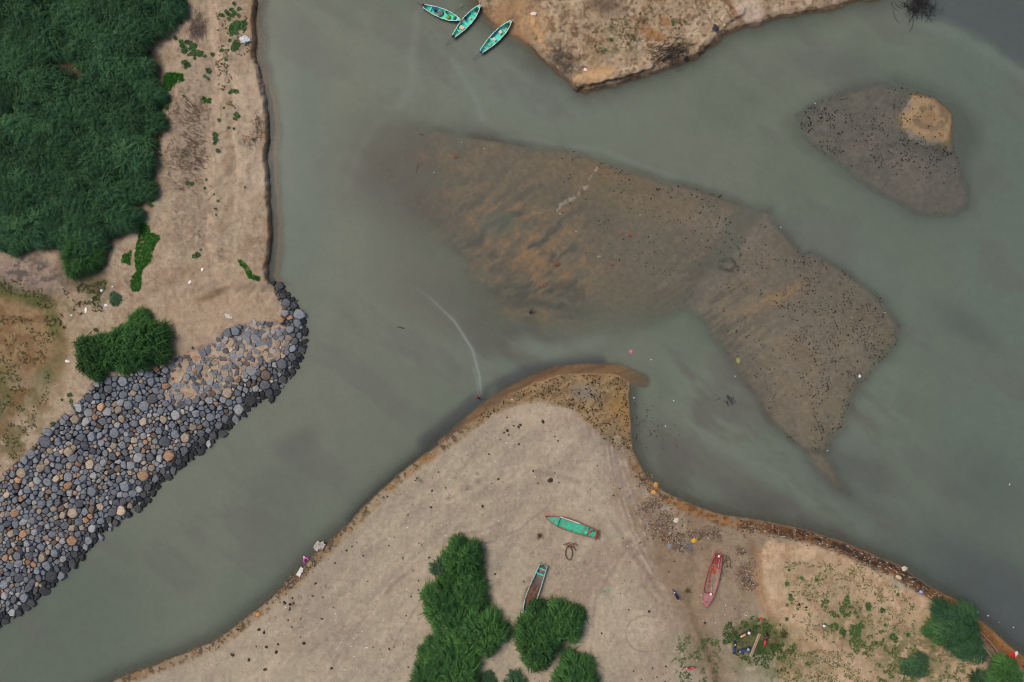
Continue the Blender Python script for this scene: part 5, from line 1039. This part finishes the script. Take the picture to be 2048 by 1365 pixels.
m = MB(); m.add([(-1,-.5,0),(1,-.6,.1),(.9,.5,.3),(-.8,.6,.15),(-1,-.5,-.2),(1,-.6,-.2),(.9,.5,-.2),(-.8,.6,-.2)], [(0,1,2,3),(4,5,1,0),(5,6,2,1),(6,7,3,2),(7,4,0,3)])
fv, ff = tris(m); s_ = .04+.10*g.random(K)**3
LC = LC*.6+.4*s2l((110,96,80))
scatter('litter', fv, ff, pos, np.stack([s_*g.uniform(.8,1.8,K), s_, s_], 1), g.uniform(0, 6.28, K), LC[g.integers(0, len(LC), K)]*g.uniform(.7, 1.2, (K, 1)), VC, 'brown grey and white household litter heaped along the wet shore of the spit', 'litter')
# strand line wrack on the right hand shore
P = cloud(12000, (1480,1030,1900,1230), lambda x, y: (lambda d: ss(1,4,d)*(1-ss(16,30,d)))(sdf(x,y,SOUTHS)), 10, .42, 1, 14); pos, _ = place(P, 0, -.02); K = len(P); s_ = .05+.09*g.random(K)**2
WCc = np.array([s2l(c) for c in ((40,38,38),(52,46,42),(36,34,36),(110,84,56),(66,52,42),(170,164,156))]); scatter('wrack', fv, ff, pos, np.stack([s_*1.8, s_*.8, s_], 1), g.normal(-.45, .4, K), WCc[g.integers(0, 6, K)], VC, 'black and brown wrack and flotsam in a curved strand line on the right shore', 'wrack')
# dry stalks and twigs on the western slope and elsewhere
m = MB(); m.tube([(-1,0,.05),(-.3,.12,.3),(.4,.02,.25),(1,-.15,.05)], .06, 3, .03); tv, tf = tris(m)
T = []; A = []; TLn = []
for (x, y, rx, ry, n, a, da) in ((385,225,26,30,160,-.6,.4),(390,290,26,40,240,-.35,.35),(385,330,26,16,120,-.3,.3),(350,320,18,30,60,0,1.5),(370,370,30,14,80,-.2,.5),(515,250,10,20,60,1.0,.7),(505,280,20,14,60,.5,1),(395,470,14,14,60,0,2),(390,440,40,50,90,0,2),(350,450,26,60,70,0,2),(520,500,14,30,50,0,2),(440,510,20,8,20,-.5,.2),(270,540,40,30,80,0,2),(70,540,60,24,160,0,2),(345,200,14,40,60,1.3,.4),(1130,120,26,24,380,0,2),(1110,100,14,20,120,0,2),(1230,70,90,50,200,0,2),(1160,140,16,10,80,0,2),(1880,1280,26,14,120,0,2),(1450,1080,90,50,160,0,2),(1400,1300,60,30,60,0,2),(1080,1100,60,40,60,0,2),(1150,1140,40,20,50,0,2),(1700,1200,120,60,260,0,2),(190,140,20,16,220,0,2),(150,158,22,14,200,0,2),(112,6,14,10,60,0,2),(480,1180,1,1,1,0,2)):
    TLn.append(np.full(n, 1.15 if x < 530 and y < 400 else .6)); T.append(np.stack([g.normal(x, rx*.6, n), g.normal(y, ry*.6, n)], 1)); A.append(g.normal(a, da, n))
T = np.concatenate(T); A = np.concatenate(A); TL = np.concatenate(TLn); pos, R_ = place(T, .02); K = len(T); l = g.uniform(.15, .5, K)*TL; TC = np.array([s2l(c) for c in ((96,76,60),(78,62,50),(128,108,90),(64,54,48),(110,100,92))])
scatter('dry_twigs', tv, tf, pos, np.stack([l, l, np.minimum(l, .5)], 1), A, TC[g.integers(0, 5, K)], VC, 'loose dry stalks and fallen twigs lying over the sandy banks', 'twigs')
# green plants
def tuft_mb(n, seed, r=1., up=.5, wd=.16):
    q = random.Random(seed); m = MB()
    for k in range(n):
        a = q.uniform(0, 6.28); l = r*q.uniform(.5, 1.1); o_ = q.uniform(0, .35)*r; ox, oy = o_*math.cos(a+1), o_*math.sin(a+1); w = wd*r; c, s_ = math.cos(a), math.sin(a)
        m.add([(ox,oy,.0), (ox+c*l*.5-s_*w, oy+s_*l*.5+c*w, up*l*.9), (ox+c*l, oy+s_*l, up*l*.55), (ox+c*l*.5+s_*w, oy+s_*l*.5-c*w, up*l*.9)], [(0,3,2,1)])
    return m
WM = mat((64,98,54), .7, .3, 3, rand=.3, spec=.15); tp_ = []
for k in range(4):
    o = tuft_mb(60, k, 1., .6, .09).build('weed_tuft', WM); SC.collection.objects.unlink(o); tp_.append(o)
Wd = []
def wcl(x, y, rx, ry, n, lo, hi):
    for _ in range(n): Wd.append((g.normal(x, rx*.5), g.normal(y, ry*.5), g.uniform(lo, hi)))
wcl(372,95,26,16,28,.25,.55); wcl(395,108,26,6,16,.3,.6); wcl(370,128,10,8,8,.3,.6); wcl(440,150,12,14,0,.2,.4); wcl(345,30,16,30,14,.2,.5); wcl(475,48,14,8,14,.4,.8); wcl(462,25,16,20,20,.25,.5); wcl(472,92,12,10,18,.3,.5); wcl(465,60,10,10,10,.3,.5)
for p in ((417,142,.7),(410,153,.4),(417,158,.3),(444,101,.45),(452,120,.4),(464,183,.6),(472,184,.6),(459,186,.4),(473,230,.6),(470,238,.5),(478,234,.4),(438,241,.45),(430,270,.6),(431,280,.6),(429,287,.4),(436,302,.5),(458,256,.3),(468,258,.3),(368,193,.4),(395,510,.7),(388,513,.5),(428,389,.25),(436,402,.35),(431,418,.3),(432,430,.2),(402,500,.3),(490,375,.3),(508,281,.4),(413,360,.3),(410,377,.35),(384,368,.5),(376,366,.5),(124,800,.3),(140,790,.6),(142,803,.5),(192,660,.5),(176,1008-320,.2),(128,655,.35),(105,847,.5),(115,850,.4),(1302,17,.3),(1345,45,.4),(1268,78,.4),(1222,80,.4),(1210,100,.3),(1190,93,.3),(1346,50,.3),(1280,28,.3),(1370,44,.25),
          (1573,1168,.55),(1580,1190,.4),(1581,1197,.6),(1578,1140,.35),(1603,1156,.4),(1574,1210,.4),(1595,1218,.35),(1573,1238,.4),(1633,1160,.4),(1736,1210,.75),(1736,1217,.6),(1764,1221,.6),(1770,1250,.4),(1796,1189,.4),(1713,1268,.5),(1784,1273,.8),(1790,1280,.7),(1815,1270,.5),(1687,1264,.7)): Wd.append(p)
wcl(1680,1235,22,22,0,.3,.6); Wd = np.array([w for w in Wd])
individuals(tp_, Wd[:, :2], Wd[:, 2]*.75, 'low dark green weed tuft rooted in pale sand on the bank', 'weed', 'weed tufts on the sandy banks', 'weed_tuft', .8, .01)
m = tuft_mb(7, 9, 1., .45, .18); gv, gf = tris(m)
def green(polys, n, cols, lo, hi, label, name, cat, thr=.0, sc=14, extra=None, seed=30):
    P = []
    for poly, k in zip(polys, n):
        xs = [p[0] for p in poly]; ys = [p[1] for p in poly]; x = g.uniform(min(xs)-8, max(xs)+8, k); y = g.uniform(min(ys)-8, max(ys)+8, k)
        d = sdf(x+10*(fbm(x, y, 12, 3)-.5), y+10*(fbm(x, y, 12, 4)-.5), poly); ok = (d > 0) & (fbm(x, y, sc, seed, 3) > thr); P.append(np.stack([x[ok], y[ok]], 1))
    P = np.concatenate(P); K = len(P); pos, _ = place(P, .01); s_ = g.uniform(lo, hi, K); cc = np.array([s2l(c) for c in cols])[g.integers(0, len(cols), K)]*g.uniform(.75, 1.25, (K, 1))
    scatter(name, gv, gf, pos, s_, g.uniform(0, 6.28, K), cc, VC, label, cat)
green([[(280,445),(298,447),(300,468),(312,468),(320,475),(312,492),(302,520),(285,542),(278,582),(262,582),(260,560),(272,545),(268,510),(276,480)],[(245,510),(262,502),(262,530),(243,525)],[(326,155),(345,146),(368,150),(372,160),(355,165),(335,185),(322,180)],[(405,195),(422,198),(420,210),(410,207)],[(472,518),(482,520),(505,552),(520,556),(518,562),(498,557)],[(300,400),(310,402),(305,418),(297,415)],[(328,195),(342,200),(334,220),(322,215)]],
      [5200,700,2200,400,1500,300,500], ((58,122,42),(74,138,48),(48,104,40)), .12, .24, 'bright green creeper sprawling on the sand beside the thicket and track', 'creeping_vine', 'creeper', .0)
green([[(1450,1245),(1500,1232),(1560,1245),(1600,1300),(1570,1345),(1500,1330),(1460,1300),(1440,1290)]], [9000], ((56,88,42),(70,100,48),(48,78,38)), .07, .18, 'short green grass growing under and around the parked motorbikes', 'grass', 'grass', .44, 16)
green([[(1640,1200),(1700,1190),(1730,1260),(1700,1280),(1650,1250)],[(1690,1270),(1760,1260),(1830,1290),(1860,1340),(1840,1400),(1740,1400),(1740,1320),(1700,1300)],[(1560,1120),(1750,1130),(1830,1200),(1830,1290),(1720,1290),(1600,1280)],[(1360,1270),(1440,1280),(1440,1370),(1330,1370)],[(1560,1300),(1700,1300),(1740,1370),(1540,1370)],[(1860,1290),(1960,1300),(1980,1370),(1850,1370)]],
      [7000,12000,7000,3500,3500,3500], ((74,104,56),(96,122,66),(60,90,50)), .06, .18, 'patchy green weeds spreading over the sand of the lower right bank', 'weeds', 'weeds', .52, 11)
green([[(-60,560),(60,560),(110,600),(130,640),(100,690),(60,600),(0,580),(-60,590)],[(120,570),(210,560),(215,620),(150,630)],[(-60,620),(90,640),(100,800),(40,920),(-60,960)],[(1180,40),(1380,20),(1360,60),(1180,110)],[(430,20),(490,20),(500,110),(440,120)],[(430,120),(460,130),(470,220),(440,220)],[(60,1000-150),(125,845),(90,880)],[(300,180),(330,190),(325,330),(300,330)]],
      [3000,1600,3600,1200,700,500,200,600], ((92,98,56),(78,90,50),(112,108,66)), .10, .22, 'olive and straw coloured dry grass in the field and on the bank tops', 'dry_grass', 'dry grass', .5, 16)
